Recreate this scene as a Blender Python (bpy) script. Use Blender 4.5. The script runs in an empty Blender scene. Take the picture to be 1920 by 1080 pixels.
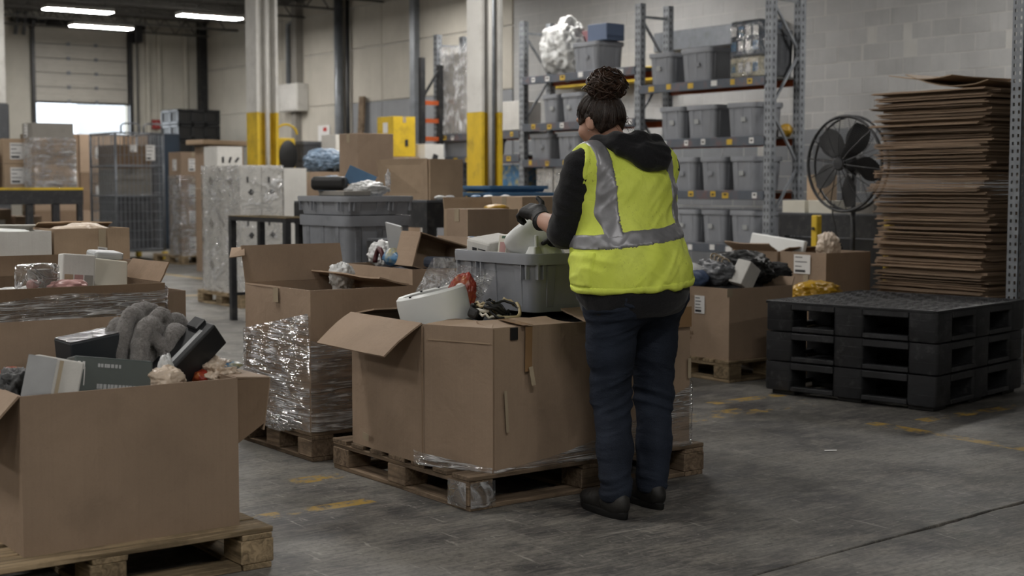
import bpy, bmesh, math, random
import numpy as np
from mathutils import Vector, Matrix

random.seed(7)
SC = bpy.context.scene
COL = SC.collection
PI = math.pi
R = math.radians

# ------------------------------------------------------------------ camera
# building axes: +X towards the long block wall, +Y towards the dock door, Z up
YAW = R(36.2)
cam_data = bpy.data.cameras.new('camera')
cam = bpy.data.objects.new('camera', cam_data)
COL.objects.link(cam)
cam_data.sensor_width = 36.0
cam_data.lens = 50.0
cam.location = (0, 0, 1.30)
cam.rotation_euler = (R(90) - math.atan(195 / 2667.0), 0, -YAW)
cam_data.dof.use_dof = True
cam_data.dof.focus_distance = 5.9
cam_data.dof.aperture_fstop = 3.2
cam_data.clip_end = 400
SC.camera = cam

# ------------------------------------------------------------------ sky and exposure
world = bpy.data.worlds.new('sky')
SC.world = world
world.use_nodes = True
bgn = world.node_tree.nodes['Background']
bgn.inputs[0].default_value = (0.86, 0.93, 1.0, 1)
bgn.inputs[1].default_value = 5.0
SC.view_settings.view_transform = 'Standard'
SC.view_settings.look = 'None'
SC.view_settings.gamma = 1.0
SC.view_settings.use_curve_mapping = False
SC.view_settings.exposure = 0.12
SC.cycles.max_bounces = 8
SC.cycles.diffuse_bounces = 4
SC.cycles.glossy_bounces = 4
SC.cycles.transparent_max_bounces = 24
SC.cycles.caustics_reflective = False
SC.cycles.caustics_refractive = False
SC.cycles.sample_clamp_indirect = 4.0
SC.cycles.use_denoising = True
LAMP = 70.0
LAMP_COL = (1.0, 0.97, 0.93)

# ------------------------------------------------------------------ mesh helpers
def link(o, parent=None):
    COL.objects.link(o)
    if parent is not None:
        o.parent = parent
    return o

def tag(o, label=None, cat=None, group=None, kind=None):
    if label: o['label'] = label
    if cat: o['category'] = cat
    if group: o['group'] = group
    if kind: o['kind'] = kind
    return o

def thing(name, label, cat, loc=(0, 0, 0), rz=0.0, group=None):
    o = bpy.data.objects.new(name, None)
    o.empty_display_size = 0.1
    o.location = loc
    o.rotation_euler = (0, 0, rz)
    link(o)
    return tag(o, label, cat, group)

def copy_tree(o, parent=None):
    c = o.copy()
    COL.objects.link(c)
    c.parent = parent
    for ch in list(o.children):
        copy_tree(ch, c)
    return c

def rotm(rx=0, ry=0, rz=0):
    return Matrix.Rotation(rz, 3, 'Z') @ Matrix.Rotation(ry, 3, 'Y') @ Matrix.Rotation(rx, 3, 'X')

class MB:
    """collects geometry, then becomes one mesh object"""
    def __init__(s):
        s.v = []; s.f = []; s.m = []; s.mi = 0
    def add(s, vs, fs):
        b = len(s.v)
        s.v.extend([tuple(p) for p in vs])
        for f in fs:
            s.f.append(tuple(i + b for i in f)); s.m.append(s.mi)
        return s
    def box(s, c, d, rot=None):
        hx, hy, hz = d[0] / 2, d[1] / 2, d[2] / 2
        vs = [Vector((x, y, z)) for x in (-hx, hx) for y in (-hy, hy) for z in (-hz, hz)]
        if rot is not None:
            vs = [rot @ p for p in vs]
        c = Vector(c)
        return s.add([p + c for p in vs], [(0, 1, 3, 2), (4, 6, 7, 5), (0, 4, 5, 1), (2, 3, 7, 6), (0, 2, 6, 4), (1, 5, 7, 3)])
    def span(s, a, b):
        return s.box([(a[i] + b[i]) / 2 for i in range(3)], [abs(b[i] - a[i]) for i in range(3)])
    def bar(s, p, q, w, h=None, up=(0, 0, 1)):
        p, q = Vector(p), Vector(q)
        h = w if h is None else h
        d = (q - p); L = d.length; d.normalize()
        u = Vector(up)
        if abs(d.dot(u)) > 0.98: u = Vector((0, 1, 0))
        x = d.cross(u).normalized(); z = x.cross(d).normalized()
        m = Matrix((x, d, z)).transposed()
        return s.box((p + q) / 2, (w, L, h), m)
    def tube(s, pts, r, n=8, cap=True, closed=False):
        pts = [Vector(p) for p in pts]
        N = len(pts)
        rs = r if isinstance(r, (list, tuple)) else [r] * N
        rings = []
        prev = None
        for i, p in enumerate(pts):
            if closed: t = pts[(i + 1) % N] - pts[i - 1]
            elif i == 0: t = pts[1] - p
            elif i == N - 1: t = p - pts[i - 1]
            else: t = pts[i + 1] - pts[i - 1]
            if t.length < 1e-9: t = Vector((0, 0, 1))
            t.normalize()
            if prev is None:
                u = Vector((0, 0, 1)) if abs(t.z) < 0.9 else Vector((1, 0, 0))
                x = t.cross(u).normalized()
            else:
                x = prev - t * prev.dot(t)
                if x.length < 1e-6: x = t.orthogonal()
                x.normalize()
            prev = x
            y = t.cross(x)
            rings.append([p + (x * math.cos(2 * PI * k / n) + y * math.sin(2 * PI * k / n)) * rs[i] for k in range(n)])
        return s.loft(rings, cap, cap, loop=closed)
    def loft(s, rings, cap0=True, cap1=True, loop=False):
        n = len(rings[0]); vs = [p for r_ in rings for p in r_]; fs = []
        M = len(rings)
        for i in range(M if loop else M - 1):
            a = i * n; b = ((i + 1) % M) * n
            for k in range(n):
                k2 = (k + 1) % n
                fs.append((a + k, a + k2, b + k2, b + k))
        if not loop:
            if cap0: fs.append(tuple(range(n - 1, -1, -1)))
            if cap1: fs.append(tuple((M - 1) * n + k for k in range(n)))
        return s.add(vs, fs)
    def lathe(s, prof, n=24, c=(0, 0, 0), cap=False):
        rings = [[(c[0] + r * math.cos(2 * PI * k / n), c[1] + r * math.sin(2 * PI * k / n), c[2] + z) for k in range(n)] for r, z in prof]
        return s.loft(rings, cap, cap)
    def prism(s, poly, z0, z1):
        return s.loft([[(x, y, z0) for x, y in poly], [(x, y, z1) for x, y in poly]])
    def slab(s, a, b, c, d, t):
        """a four cornered sheet of thickness t"""
        a, b, c, d = map(Vector, (a, b, c, d))
        n = (b - a).cross(d - a).normalized() * (t / 2)
        return s.loft([[p - n for p in (a, b, c, d)], [p + n for p in (a, b, c, d)]])
    def grid(s, nu, nv, fn, closed_u=False):
        vs = [fn(i / (nu if closed_u else nu - 1), j / (nv - 1)) for j in range(nv) for i in range(nu)]
        fs = []
        for j in range(nv - 1):
            for i in range(nu if closed_u else nu - 1):
                i2 = (i + 1) % nu
                fs.append((j * nu + i, j * nu + i2, (j + 1) * nu + i2, (j + 1) * nu + i))
        return s.add(vs, fs)
    def mesh(s, name, mats, smooth=False, bevel=0.0, seg=1, fixn=True, weld=False):
        me = bpy.data.meshes.new(name)
        me.from_pydata(s.v, [], s.f)
        if not isinstance(mats, (list, tuple)): mats = [mats]
        for m in mats: me.materials.append(m)
        if len(mats) > 1:
            me.polygons.foreach_set('material_index', s.m)
        if fixn or bevel or weld:
            bm = bmesh.new(); bm.from_mesh(me)
            if weld: bmesh.ops.remove_doubles(bm, verts=bm.verts, dist=1e-5)
            if fixn: bmesh.ops.recalc_face_normals(bm, faces=bm.faces)
            if bevel:
                es = [e for e in bm.edges if len(e.link_faces) == 2 and e.calc_face_angle(0) > 0.5]
                bmesh.ops.bevel(bm, geom=es, offset=bevel, segments=seg, affect='EDGES', profile=0.5, clamp_overlap=True)
            bm.to_mesh(me); bm.free()
        if smooth:
            me.polygons.foreach_set('use_smooth', [True] * len(me.polygons))
            if smooth != True:
                me.set_sharp_from_angle(angle=smooth)
        me.update()
        return me
    def build(s, name, mats, parent=None, **k):
        return link(bpy.data.objects.new(name, s.mesh(name, mats, **k)), parent)

def place(name, me, parent=None, loc=(0, 0, 0), rot=(0, 0, 0), scale=(1, 1, 1)):
    o = bpy.data.objects.new(name, me)
    o.location = loc; o.rotation_euler = rot; o.scale = scale
    return link(o, parent)

def part_box(name, c, d, m, parent=None, bevel=0.0, rot=None, **k):
    return MB().box(c, d, rot).build(name, m, parent, bevel=bevel, **k)

# ------------------------------------------------------------------ noise in numpy
_rng = np.random.RandomState(3)
_LAT = _rng.rand(32, 32, 32).astype(np.float32)
def vnoise(P, s=1.0):
    """value noise in -1..1 for an (n,3) array"""
    P = np.asarray(P, dtype=np.float32) * s + 100.3
    i = np.floor(P).astype(int); f = P - i
    f = f * f * (3 - 2 * f)
    i0 = i % 32; i1 = (i + 1) % 32
    x0, y0, z0 = i0[..., 0], i0[..., 1], i0[..., 2]; x1, y1, z1 = i1[..., 0], i1[..., 1], i1[..., 2]
    fx, fy, fz = f[..., 0], f[..., 1], f[..., 2]
    L = _LAT
    a = L[x0, y0, z0] * (1 - fx) + L[x1, y0, z0] * fx
    b = L[x0, y1, z0] * (1 - fx) + L[x1, y1, z0] * fx
    c = L[x0, y0, z1] * (1 - fx) + L[x1, y0, z1] * fx
    d = L[x0, y1, z1] * (1 - fx) + L[x1, y1, z1] * fx
    return ((a * (1 - fy) + b * fy) * (1 - fz) + (c * (1 - fy) + d * fy) * fz) * 2 - 1
def fbm(P, s=1.0, o=3):
    P = np.asarray(P, dtype=np.float32)
    r = 0; a = 1.0; t = 0
    for k in range(o):
        r = r + a * vnoise(P + 7.7 * k, s * 2 ** k); t += a; a *= 0.5
    return r / t
def ridge(P, s=1.0, o=2):
    P = np.asarray(P, dtype=np.float32)
    r = 0; a = 1.0; t = 0
    for k in range(o):
        r = r + a * (1 - 2.2 * np.abs(vnoise(P + 3.1 * k, s * 2 ** k))); t += a; a *= 0.5
    return r / t
def nz1(x, y, z, s=1.0, o=2):
    return float(fbm(np.array([[x, y, z]]), s, o)[0])

# ------------------------------------------------------------------ signed distance modelling
class SDF:
    """solid on a grid: add tapered capsules and ellipsoids, take the surface as ONE continuous mesh"""
    def __init__(s, lo, hi, h):
        s.lo = np.array(lo, dtype=np.float32); s.h = h
        n = np.ceil((np.array(hi) - s.lo) / h).astype(int) + 1
        s.n = n
        ax = [s.lo[i] + h * np.arange(n[i], dtype=np.float32) for i in range(3)]
        s.ax = ax
        s.f = np.full(tuple(n), 1.0, dtype=np.float32)
    def pts(s, sl=None):
        ax = s.ax if sl is None else [s.ax[i][sl[i]] for i in range(3)]
        return np.stack(np.meshgrid(*ax, indexing='ij'), -1)
    def _sl(s, lo, hi):
        r = []
        for i in range(3):
            a = int(max(0, math.floor((lo[i] - s.lo[i]) / s.h))); b = int(min(s.n[i], math.ceil((hi[i] - s.lo[i]) / s.h) + 1))
            r.append(slice(a, max(a, b)))
        return tuple(r)
    def _mix(s, sl, d, k, op):
        f = s.f[sl]
        if f.size == 0: return
        if op == 'sub':
            h = np.maximum(k - np.abs(f + d), 0) / k if k else 0
            s.f[sl] = np.maximum(f, -d) + (h * h * k * 0.25 if k else 0)
        else:
            h = np.maximum(k - np.abs(f - d), 0) / k if k else 0
            s.f[sl] = np.minimum(f, d) - (h * h * k * 0.25 if k else 0)
    def cap(s, a, b, ra, rb, k=0.03, op='add'):
        a = np.array(a, dtype=np.float32); b = np.array(b, dtype=np.float32)
        m = max(ra, rb) + 0.06 + k
        sl = s._sl(np.minimum(a, b) - m, np.maximum(a, b) + m)
        P = s.pts(sl)
        d = b - a; L2 = float(d @ d) + 1e-9
        t = np.clip(((P - a) @ d) / L2, 0, 1)
        D = np.linalg.norm(P - (a + t[..., None] * d), axis=-1) - (ra + t * (rb - ra))
        s._mix(sl, D, k, op); return s
    def ell(s, c, r, k=0.03, op='add', rot=None):
        c = np.array(c, dtype=np.float32); r = np.array(r, dtype=np.float32)
        m = float(r.max()) + 0.06 + k
        sl = s._sl(c - m, c + m)
        P = s.pts(sl) - c
        if rot is not None: P = P @ np.array(rot, dtype=np.float32)
        q = P / r
        k0 = np.linalg.norm(q, axis=-1); k1 = np.linalg.norm(q / r, axis=-1) + 1e-6
        D = k0 * (k0 - 1.0) / k1
        s._mix(sl, D, k, op); return s
    def rbox(s, c, r, e, k=0.0, op='add', rot=None):
        c = np.array(c, dtype=np.float32); r = np.array(r, dtype=np.float32)
        m = float(np.linalg.norm(r)) + 0.06 + k
        sl = s._sl(c - m, c + m)
        P = s.pts(sl) - c
        if rot is not None: P = P @ np.array(rot, dtype=np.float32)
        q = np.abs(P) - (r - e)
        D = np.linalg.norm(np.maximum(q, 0), axis=-1) + np.minimum(q.max(-1), 0) - e
        s._mix(sl, D, k, op); return s
    def chain(s, pts, rs, k=0.02):
        for i in range(len(pts) - 1): s.cap(pts[i], pts[i + 1], rs[i], rs[i + 1], k)
        return s
    def clone(s):
        o = SDF.__new__(SDF); o.lo = s.lo; o.h = s.h; o.n = s.n; o.ax = s.ax; o.f = s.f.copy(); return o
    def arrays(s):
        f = s.f.copy(); h = s.h
        f[0] = f[-1] = 1; f[:, 0] = f[:, -1] = 1; f[:, :, 0] = f[:, :, -1] = 1
        ins = f < 0
        c = np.zeros(tuple(np.array(f.shape) - 1), dtype=np.int8)
        for dx in (0, 1):
            for dy in (0, 1):
                for dz in (0, 1):
                    c += ins[dx:f.shape[0] - 1 + dx, dy:f.shape[1] - 1 + dy, dz:f.shape[2] - 1 + dz]
        act = (c > 0) & (c < 8)
        idx = np.full(c.shape, -1, dtype=np.int64)
        ijk = np.argwhere(act)
        idx[act] = np.arange(len(ijk))
        acc = np.zeros((len(ijk), 3)); cnt = np.zeros(len(ijk))
        for ax in range(3):
            o1 = (ax + 1) % 3; o2 = (ax + 2) % 3
            for u in (0, 1):
                for w in (0, 1):
                    p = ijk.copy(); p[:, o1] += u; p[:, o2] += w
                    q = p.copy(); q[:, ax] += 1
                    fa = f[p[:, 0], p[:, 1], p[:, 2]]; fb = f[q[:, 0], q[:, 1], q[:, 2]]
                    cr = (fa < 0) != (fb < 0)
                    t = np.where(cr, fa / np.where(cr, fa - fb, 1), 0)
                    pos = p.astype(float); pos[:, ax] += t
                    acc[cr] += pos[cr]; cnt[cr] += 1
        V = s.lo + h * (acc / cnt[:, None])
        Q = []
        for ax in range(3):
            o1 = (ax + 1) % 3; o2 = (ax + 2) % 3
            sa = [slice(None)] * 3; sb = [slice(None)] * 3
            sa[ax] = slice(0, -1); sb[ax] = slice(1, None)
            A = ins[tuple(sa)]; B = ins[tuple(sb)]
            e = np.argwhere(A != B)
            e = e[(e[:, o1] > 0) & (e[:, o2] > 0) & (e[:, o1] < f.shape[o1] - 1) & (e[:, o2] < f.shape[o2] - 1)]
            fl = A[e[:, 0], e[:, 1], e[:, 2]]
            def g(du, dw):
                q = e.copy(); q[:, o1] -= du; q[:, o2] -= dw
                return idx[q[:, 0], q[:, 1], q[:, 2]]
            q4 = np.stack([g(1, 1), g(0, 1), g(0, 0), g(1, 0)], 1)
            q4[~fl] = q4[~fl][:, ::-1]
            Q.append(q4)
        return V, np.concatenate(Q)
    def build(s, name, mat, parent=None, disp=None, relax=0):
        V, Q = s.arrays()
        V = V.astype(np.float64)
        for _ in range(relax):
            A = np.zeros_like(V); C = np.zeros(len(V))
            for a, b in ((0, 1), (1, 2), (2, 3), (3, 0)):
                np.add.at(A, Q[:, a], V[Q[:, b]]); np.add.at(C, Q[:, a], 1)
                np.add.at(A, Q[:, b], V[Q[:, a]]); np.add.at(C, Q[:, b], 1)
            V = V * 0.4 + 0.6 * A / C[:, None]
        if disp is not None:
            n = np.zeros_like(V)
            fn = np.cross(V[Q[:, 2]] - V[Q[:, 0]], V[Q[:, 3]] - V[Q[:, 1]])
            for k in range(4): np.add.at(n, Q[:, k], fn)
            n /= np.linalg.norm(n, axis=1)[:, None] + 1e-9
            V = V + n * disp(V)[:, None]
        me = bpy.data.meshes.new(name)
        me.from_pydata(V.tolist(), [], Q.tolist())
        me.materials.append(mat)
        me.polygons.foreach_set('use_smooth', [True] * len(me.polygons))
        me.update()
        return link(bpy.data.objects.new(name, me), parent)

# ------------------------------------------------------------------ materials
def lin(h):
    if isinstance(h, str):
        h = h.lstrip('#'); h = [int(h[i:i + 2], 16) / 255 for i in (0, 2, 4)]
    return [c / 12.92 if c <= 0.04045 else ((c + 0.055) / 1.055) ** 2.4 for c in h]

class NT:
    def __init__(s, name):
        s.m = bpy.data.materials.new(name); s.m.use_nodes = True
        s.t = s.m.node_tree; s.t.nodes.clear()
        s.out = s.n('ShaderNodeOutputMaterial')
    def n(s, typ, ins=None, **k):
        nd = s.t.nodes.new(typ)
        for a, v in k.items(): setattr(nd, a, v)
        for a, v in (ins or {}).items(): s.put(nd.inputs[a], v)
        return nd
    def put(s, sock, v):
        if isinstance(v, bpy.types.NodeSocket): s.t.links.new(v, sock)
        elif isinstance(v, bpy.types.Node): s.t.links.new(v.outputs[0], sock)
        else:
            if isinstance(v, (list, tuple)) and len(v) == 3 and sock.type == 'RGBA': v = (*v, 1)
            sock.default_value = v
    def coord(s, kind='Object', stretch=(1, 1, 1), rnd=True):
        tc = s.n('ShaderNodeTexCoord')
        v = tc.outputs[kind]
        if rnd:
            oi = s.n('ShaderNodeObjectInfo')
            mu = s.n('ShaderNodeMath', {0: oi.outputs['Random'], 1: 57.0}, operation='MULTIPLY')
            ad = s.n('ShaderNodeVectorMath', {0: v, 1: mu.outputs[0]}, operation='ADD')
            v = ad.outputs[0]
        if stretch != (1, 1, 1):
            mp = s.n('ShaderNodeVectorMath', {0: v, 1: stretch}, operation='MULTIPLY')
            v = mp.outputs[0]
        return v
    def noise(s, v, scale, detail=4, rough=0.55, dist=0.0):
        return s.n('ShaderNodeTexNoise', {'Vector': v, 'Scale': scale, 'Detail': detail, 'Roughness': rough, 'Distortion': dist}).outputs[0]
    def ramp(s, f, a, b, ca=(0, 0, 0), cb=(1, 1, 1)):
        r = s.n('ShaderNodeMapRange', {0: f, 1: a, 2: b, 3: 0.0, 4: 1.0})
        if ca == (0, 0, 0) and cb == (1, 1, 1): return r.outputs[0]
        return s.mix(r.outputs[0], ca, cb)
    def mix(s, f, a, b, mode='MIX'):
        m = s.n('ShaderNodeMix', data_type='RGBA', blend_type=mode)
        s.put(m.inputs[0], f); s.put(m.inputs[6], a); s.put(m.inputs[7], b)
        return m.outputs[2]
    def math(s, op, a, b=0.0, c=None):
        m = s.n('ShaderNodeMath', {0: a, 1: b}, operation=op)
        if c is not None: s.put(m.inputs[2], c)
        return m.outputs[0]
    def bump(s, h, strength=0.3, dist=0.01):
        return s.n('ShaderNodeBump', {'Height': h, 'Strength': strength, 'Distance': dist}).outputs[0]
    def bsdf(s, col, rough=0.5, metal=0.0, nrm=None, **k):
        b = s.n('ShaderNodeBsdfPrincipled')
        s.put(b.inputs['Base Color'], col); s.put(b.inputs['Roughness'], rough); s.put(b.inputs['Metallic'], metal)
        if nrm is not None: s.put(b.inputs['Normal'], nrm)
        for a, v in k.items(): s.put(b.inputs[a.replace('_', ' ')], v)
        return b
    def done(s, sh):
        s.put(s.out.inputs[0], sh.outputs[0] if isinstance(sh, bpy.types.Node) else sh); return s.m

def sc3(c, f): return tuple(min(1, x * f) for x in c)

def pmat(name, col, rough=0.5, metal=0.0, var=0.12, scale=6.0, bump=0.0, bscale=60.0, stretch=(1, 1, 1), dirt=None, dirtamt=0.4, dscale=3.0, tone=0.0, bdist=0.004, **k):
    """plain painted / plastic / fabric surface: base colour, mottling, optional dirt patches and fine relief"""
    c = lin(col) if isinstance(col, str) else col
    t = NT(name)
    v = t.coord('Object', stretch)
    n = t.noise(v, scale)
    out = t.ramp(n, 0.3, 0.7, sc3(c, 1 - var), sc3(c, 1 + var))
    if dirt:
        d = t.ramp(t.noise(v, dscale, 6, 0.65), 0.5, 0.72)
        out = t.mix(t.math('MULTIPLY', d, dirtamt), out, lin(dirt))
    if tone:
        oi = t.n('ShaderNodeObjectInfo')
        g = t.n('ShaderNodeMapRange', {0: oi.outputs['Random'], 1: 0.0, 2: 1.0, 3: 1 - tone, 4: 1 + tone}).outputs[0]
        hs = t.n('ShaderNodeHueSaturation', {'Value': g, 'Color': out}); out = hs.outputs[0]
    nr = t.bump(t.noise(v, bscale, 3), bump, bdist) if bump else None
    return t.done(t.bsdf(out, rough, metal, nr, **k))

def cardboard(name, col, tone=0.10, stain=0.5):
    c = lin(col); t = NT(name)
    v = t.coord('Object')
    n = t.noise(v, 2.2, 5, 0.6)
    a = t.ramp(n, 0.3, 0.7, sc3(c, 0.86), sc3(c, 1.08))
    flute = t.noise(t.coord('Object', (90, 90, 1.2)), 1.0, 2)
    a = t.mix(t.math('MULTIPLY', t.ramp(flute, 0.45, 0.75), 0.10), a, sc3(c, 0.6))
    fib = t.noise(v, 160, 2)
    a = t.mix(t.math('MULTIPLY', t.ramp(fib, 0.5, 0.8), 0.18), a, sc3(c, 0.6))
    st = t.ramp(t.noise(v, 5.0, 6, 0.7, 0.6), 0.52, 0.72)
    a = t.mix(t.math('MULTIPLY', st, stain * 0.5), a, sc3(c, 0.5))
    oi = t.n('ShaderNodeObjectInfo')
    g = t.n('ShaderNodeMapRange', {0: oi.outputs['Random'], 3: 1 - tone, 4: 1 + tone}).outputs[0]
    a = t.n('ShaderNodeHueSaturation', {'Value': g, 'Color': a}).outputs[0]
    cr = t.noise(v, 9, 4, 0.6, 0.4)
    nr = t.bump(t.math('ADD', cr, t.math('MULTIPLY', flute, 0.15)), 0.35, 0.012)
    return t.done(t.bsdf(a, 0.72, 0, nr, Specular_IOR_Level=0.25))

def wood(name, col, axis=0, dark=0.45):
    c = lin(col); t = NT(name)
    st = [14.0, 14.0, 14.0]; st[axis] = 0.9
    v = t.coord('Object', tuple(st))
    g = t.noise(v, 2.6, 5, 0.6, 1.2)
    a = t.ramp(g, 0.36, 0.64, sc3(c, 0.50), sc3(c, 1.18))
    v2 = t.coord('Object')
    st2 = t.ramp(t.noise(v2, 4.5, 6, 0.7), 0.48, 0.66)
    a = t.mix(t.math('MULTIPLY', st2, 0.62), a, sc3(c, dark * 0.6))
    oi = t.n('ShaderNodeObjectInfo')
    gg = t.n('ShaderNodeMapRange', {0: oi.outputs['Random'], 3: 0.78, 4: 1.14}).outputs[0]
    a = t.n('ShaderNodeHueSaturation', {'Value': gg, 'Color': a}).outputs[0]
    nr = t.bump(g, 0.5, 0.004)
    return t.done(t.bsdf(a, 0.8, 0, nr, Specular_IOR_Level=0.2))

def film_mat(name, stretch=(3, 3, 22), white=0.35, width=0.05, clear=0.97, haze=0.02, rough=0.10, shine=2.2, fbump=True):
    """clinging stretch film: see-through and glossy, milky along the creases where it is folded over itself"""
    t = NT(name)
    v = t.coord('Object', stretch, rnd=False)
    n = t.noise(v, 1.2, 2, 0.5, 0.9)
    v2 = t.coord('Object', (1, 1, 1), rnd=False)
    n2 = t.ramp(t.noise(v2, 6, 3, 0.5), 0.38, 0.62)
    def crease(nn, w_):
        return t.ramp(t.math('ABSOLUTE', t.math('SUBTRACT', nn, 0.5)), w_, w_ * 0.15)
    n3 = t.noise(t.coord('Object', tuple(q * 2.3 for q in stretch), rnd=False), 1.1, 2, 0.5, 1.0)
    fold = t.math('MAXIMUM', t.math('MULTIPLY', crease(n, width), n2), t.math('MULTIPLY', crease(n3, width * 0.6), t.math('MULTIPLY', n2, 0.8)))
    h = t.math('ADD', t.math('MULTIPLY', fold, 0.5), t.math('ADD', n, t.math('MULTIPLY', t.noise(v2, 16, 2), 0.12)))
    nr = t.bump(h, 0.9, 0.03)
    tr = t.n('ShaderNodeBsdfTransparent', {0: (clear, clear, clear, 1)})
    gl = t.n('ShaderNodeBsdfGlossy', {'Color': (1, 1, 1, 1), 'Roughness': rough, 'Normal': nr})
    df = t.bsdf((0.80, 0.81, 0.83), 0.2, 0, nr)
    geo = t.n('ShaderNodeNewGeometry')
    cs = t.math('ABSOLUTE', t.n('ShaderNodeVectorMath', {0: nr if fbump else geo.outputs['Normal'], 1: geo.outputs['Incoming']}, operation='DOT_PRODUCT').outputs['Value'])
    fr = t.math('ADD', 0.045, t.math('MULTIPLY', 0.955, t.math('POWER', t.math('SUBTRACT', 1.0, t.math('MINIMUM', cs, 1.0)), 5.0)))   # Schlick, the same from both sides of a thin film
    a = t.n('ShaderNodeMixShader', {0: t.math('MINIMUM', t.math('MULTIPLY', fr, shine), 0.9), 1: tr.outputs[0], 2: gl.outputs[0]})
    b = t.n('ShaderNodeMixShader', {0: t.math('ADD', t.math('MULTIPLY', fold, white), haze), 1: a.outputs[0], 2: df.outputs[0]})
    return t.done(b)

M = {}
M['kraft'] = cardboard('kraft_cardboard', '#9d8874')
M['kraft_light'] = cardboard('light_kraft_cardboard', '#ab957d')
M['kraft_dark'] = cardboard('dark_kraft_cardboard', '#85705c')
M['kraft_edge'] = cardboard('corrugated_edge', '#97816c', 0.30, 0.9)
M['white_card'] = cardboard('white_cardboard', '#cfcdc8', 0.05, 0.3)
M['grey_card'] = cardboard('grey_cardboard', '#8e8a84', 0.08)
M['wood_x'] = wood('pallet_wood_x', '#9d8a6e', 0)
M['wood_y'] = wood('pallet_wood_y', '#9d8a6e', 1)
M['wood_dx'] = wood('weathered_wood_x', '#83715e', 0)
M['wood_dy'] = wood('weathered_wood_y', '#83715e', 1)
M['film'] = film_mat('stretch_film', (1.6, 1.6, 30), 0.75, 0.07, 0.97, 0.03, shine=3.0)
M['film_heavy'] = film_mat('heavy_stretch_film', (3, 3, 5), 0.55, 0.03, 0.98, 0.02, shine=2.6, fbump=True)
M['film_vert'] = film_mat('vertical_stretch_film', (7, 7, 1.6), 0.7, 0.09, 0.95, 0.12, shine=1.6, fbump=False)
M['bubble'] = film_mat('bubble_wrap_film', (22, 22, 22), 0.6, 0.12, 0.93, 0.10)
M['tape'] = pmat('brown_tape', '#8c6f50', 0.25, var=0.1)
M['clear_tape'] = pmat('clear_tape', '#a3957f', 0.2, var=0.1)
M['label'] = pmat('paper_label', '#d9d8d6', 0.6, var=0.03)
M['print'] = pmat('black_print', '#2a2a2c', 0.6, var=0.05)
M['bin_scuffed'] = pmat('scuffed_grey_plastic', '#7d8086', 0.45, var=0.12, scale=4, dirt='#3a3a3b', dirtamt=0.75, dscale=2.6)
M['tote'] = pmat('grey_tote_plastic', '#8a8d93', 0.40, var=0.10, scale=5, dirt='#8c8d8f', dirtamt=0.35, dscale=7, bump=0.08, bscale=30, tone=0.06)
M['tote_dark'] = pmat('dark_grey_plastic', '#4a4c50', 0.45, var=0.15, scale=4, dirt='#77777a', dirtamt=0.45, dscale=4, bump=0.08, bscale=30)
M['black_plastic'] = pmat('black_plastic', '#1b1c1e', 0.38, var=0.2, bump=0.05)
M['black_metal'] = pmat('black_painted_metal', '#232427', 0.45, var=0.25, dirt='#5b5853', dirtamt=0.4, dscale=12)
M['grey_metal'] = pmat('grey_painted_metal', '#7c8086', 0.4, 0.3, var=0.15, dirt='#50504e', dirtamt=0.4, dscale=9)
M['galv'] = pmat('galvanised_steel', '#8a8e93', 0.42, 0.6, var=0.2, scale=20)
M['blue_metal'] = pmat('blue_grey_beam', '#5d636c', 0.42, 0.2, var=0.15, dirt='#8f4f2e', dirtamt=0.45, dscale=6)
M['orange'] = pmat('orange_beam', '#b4552a', 0.5, var=0.15)
M['yellow'] = pmat('yellow_paint', '#cdac2b', 0.5, var=0.12, dirt='#6f6134', dirtamt=0.5, dscale=5)
M['white_paint'] = pmat('white_paint', '#c9c7c2', 0.6, var=0.06, scale=3, dirt='#8f8b85', dirtamt=0.4, dscale=4)
M['white_plastic'] = pmat('white_plastic', '#d3d5d3', 0.38, var=0.03)
M['ivory_plastic'] = pmat('ivory_plastic', '#c9c5b8', 0.4, var=0.04)
M['grey_plastic'] = pmat('light_grey_plastic', '#a7a9aa', 0.4, var=0.05)
M['blue_plastic'] = pmat('blue_plastic', '#3f6485', 0.45, var=0.15)
M['navy'] = pmat('navy_cloth', '#252c3a', 0.8, var=0.2, bump=0.2)
M['red'] = pmat('red_bag', '#8c2f22', 0.35, var=0.2, dirt='#b8863a', dirtamt=0.8, dscale=16)
M['bag_white'] = pmat('white_poly_bag', '#c4c5c4', 0.32, var=0.08, bump=0.5, bscale=25, bdist=0.02)
M['bag_clear'] = film_mat('poly_bag_film', (6, 6, 6), 0.7, 0.10, 0.9, 0.12)
M['bag_cream'] = pmat('cream_poly_bag', '#c3b29f', 0.35, var=0.12, bump=0.4, bscale=20, bdist=0.02)
M['black_cloth'] = pmat('black_cloth', '#1d1d1f', 0.75, var=0.25, bump=0.25, bscale=40)
M['rubber'] = pmat('black_rubber', '#141414', 0.5, var=0.2)
M['steel'] = pmat('bare_steel', '#9a9a98', 0.3, 0.9, var=0.1)
M['cable_tan'] = pmat('tan_cable', '#a0916f', 0.45, var=0.1)
M['multi_blue'] = pmat('printed_blue_bag', '#3f6e94', 0.3, var=0.2, scale=14, dirt='#c9b24a', dirtamt=0.9, dscale=11)
M['pink'] = pmat('pink_wrap', '#a8807c', 0.4, var=0.2)
M['yellow_bag'] = pmat('yellow_poly_bag', '#b28a1f', 0.35, var=0.12, bump=0.4, bscale=14, bdist=0.02)
# ================================================================== THE ROOM
XW, YF, ZC = 13.8, 30.8, 5.0          # block wall, dock wall, ceiling
X0R, Y0R = -9.0, -5.0

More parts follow.
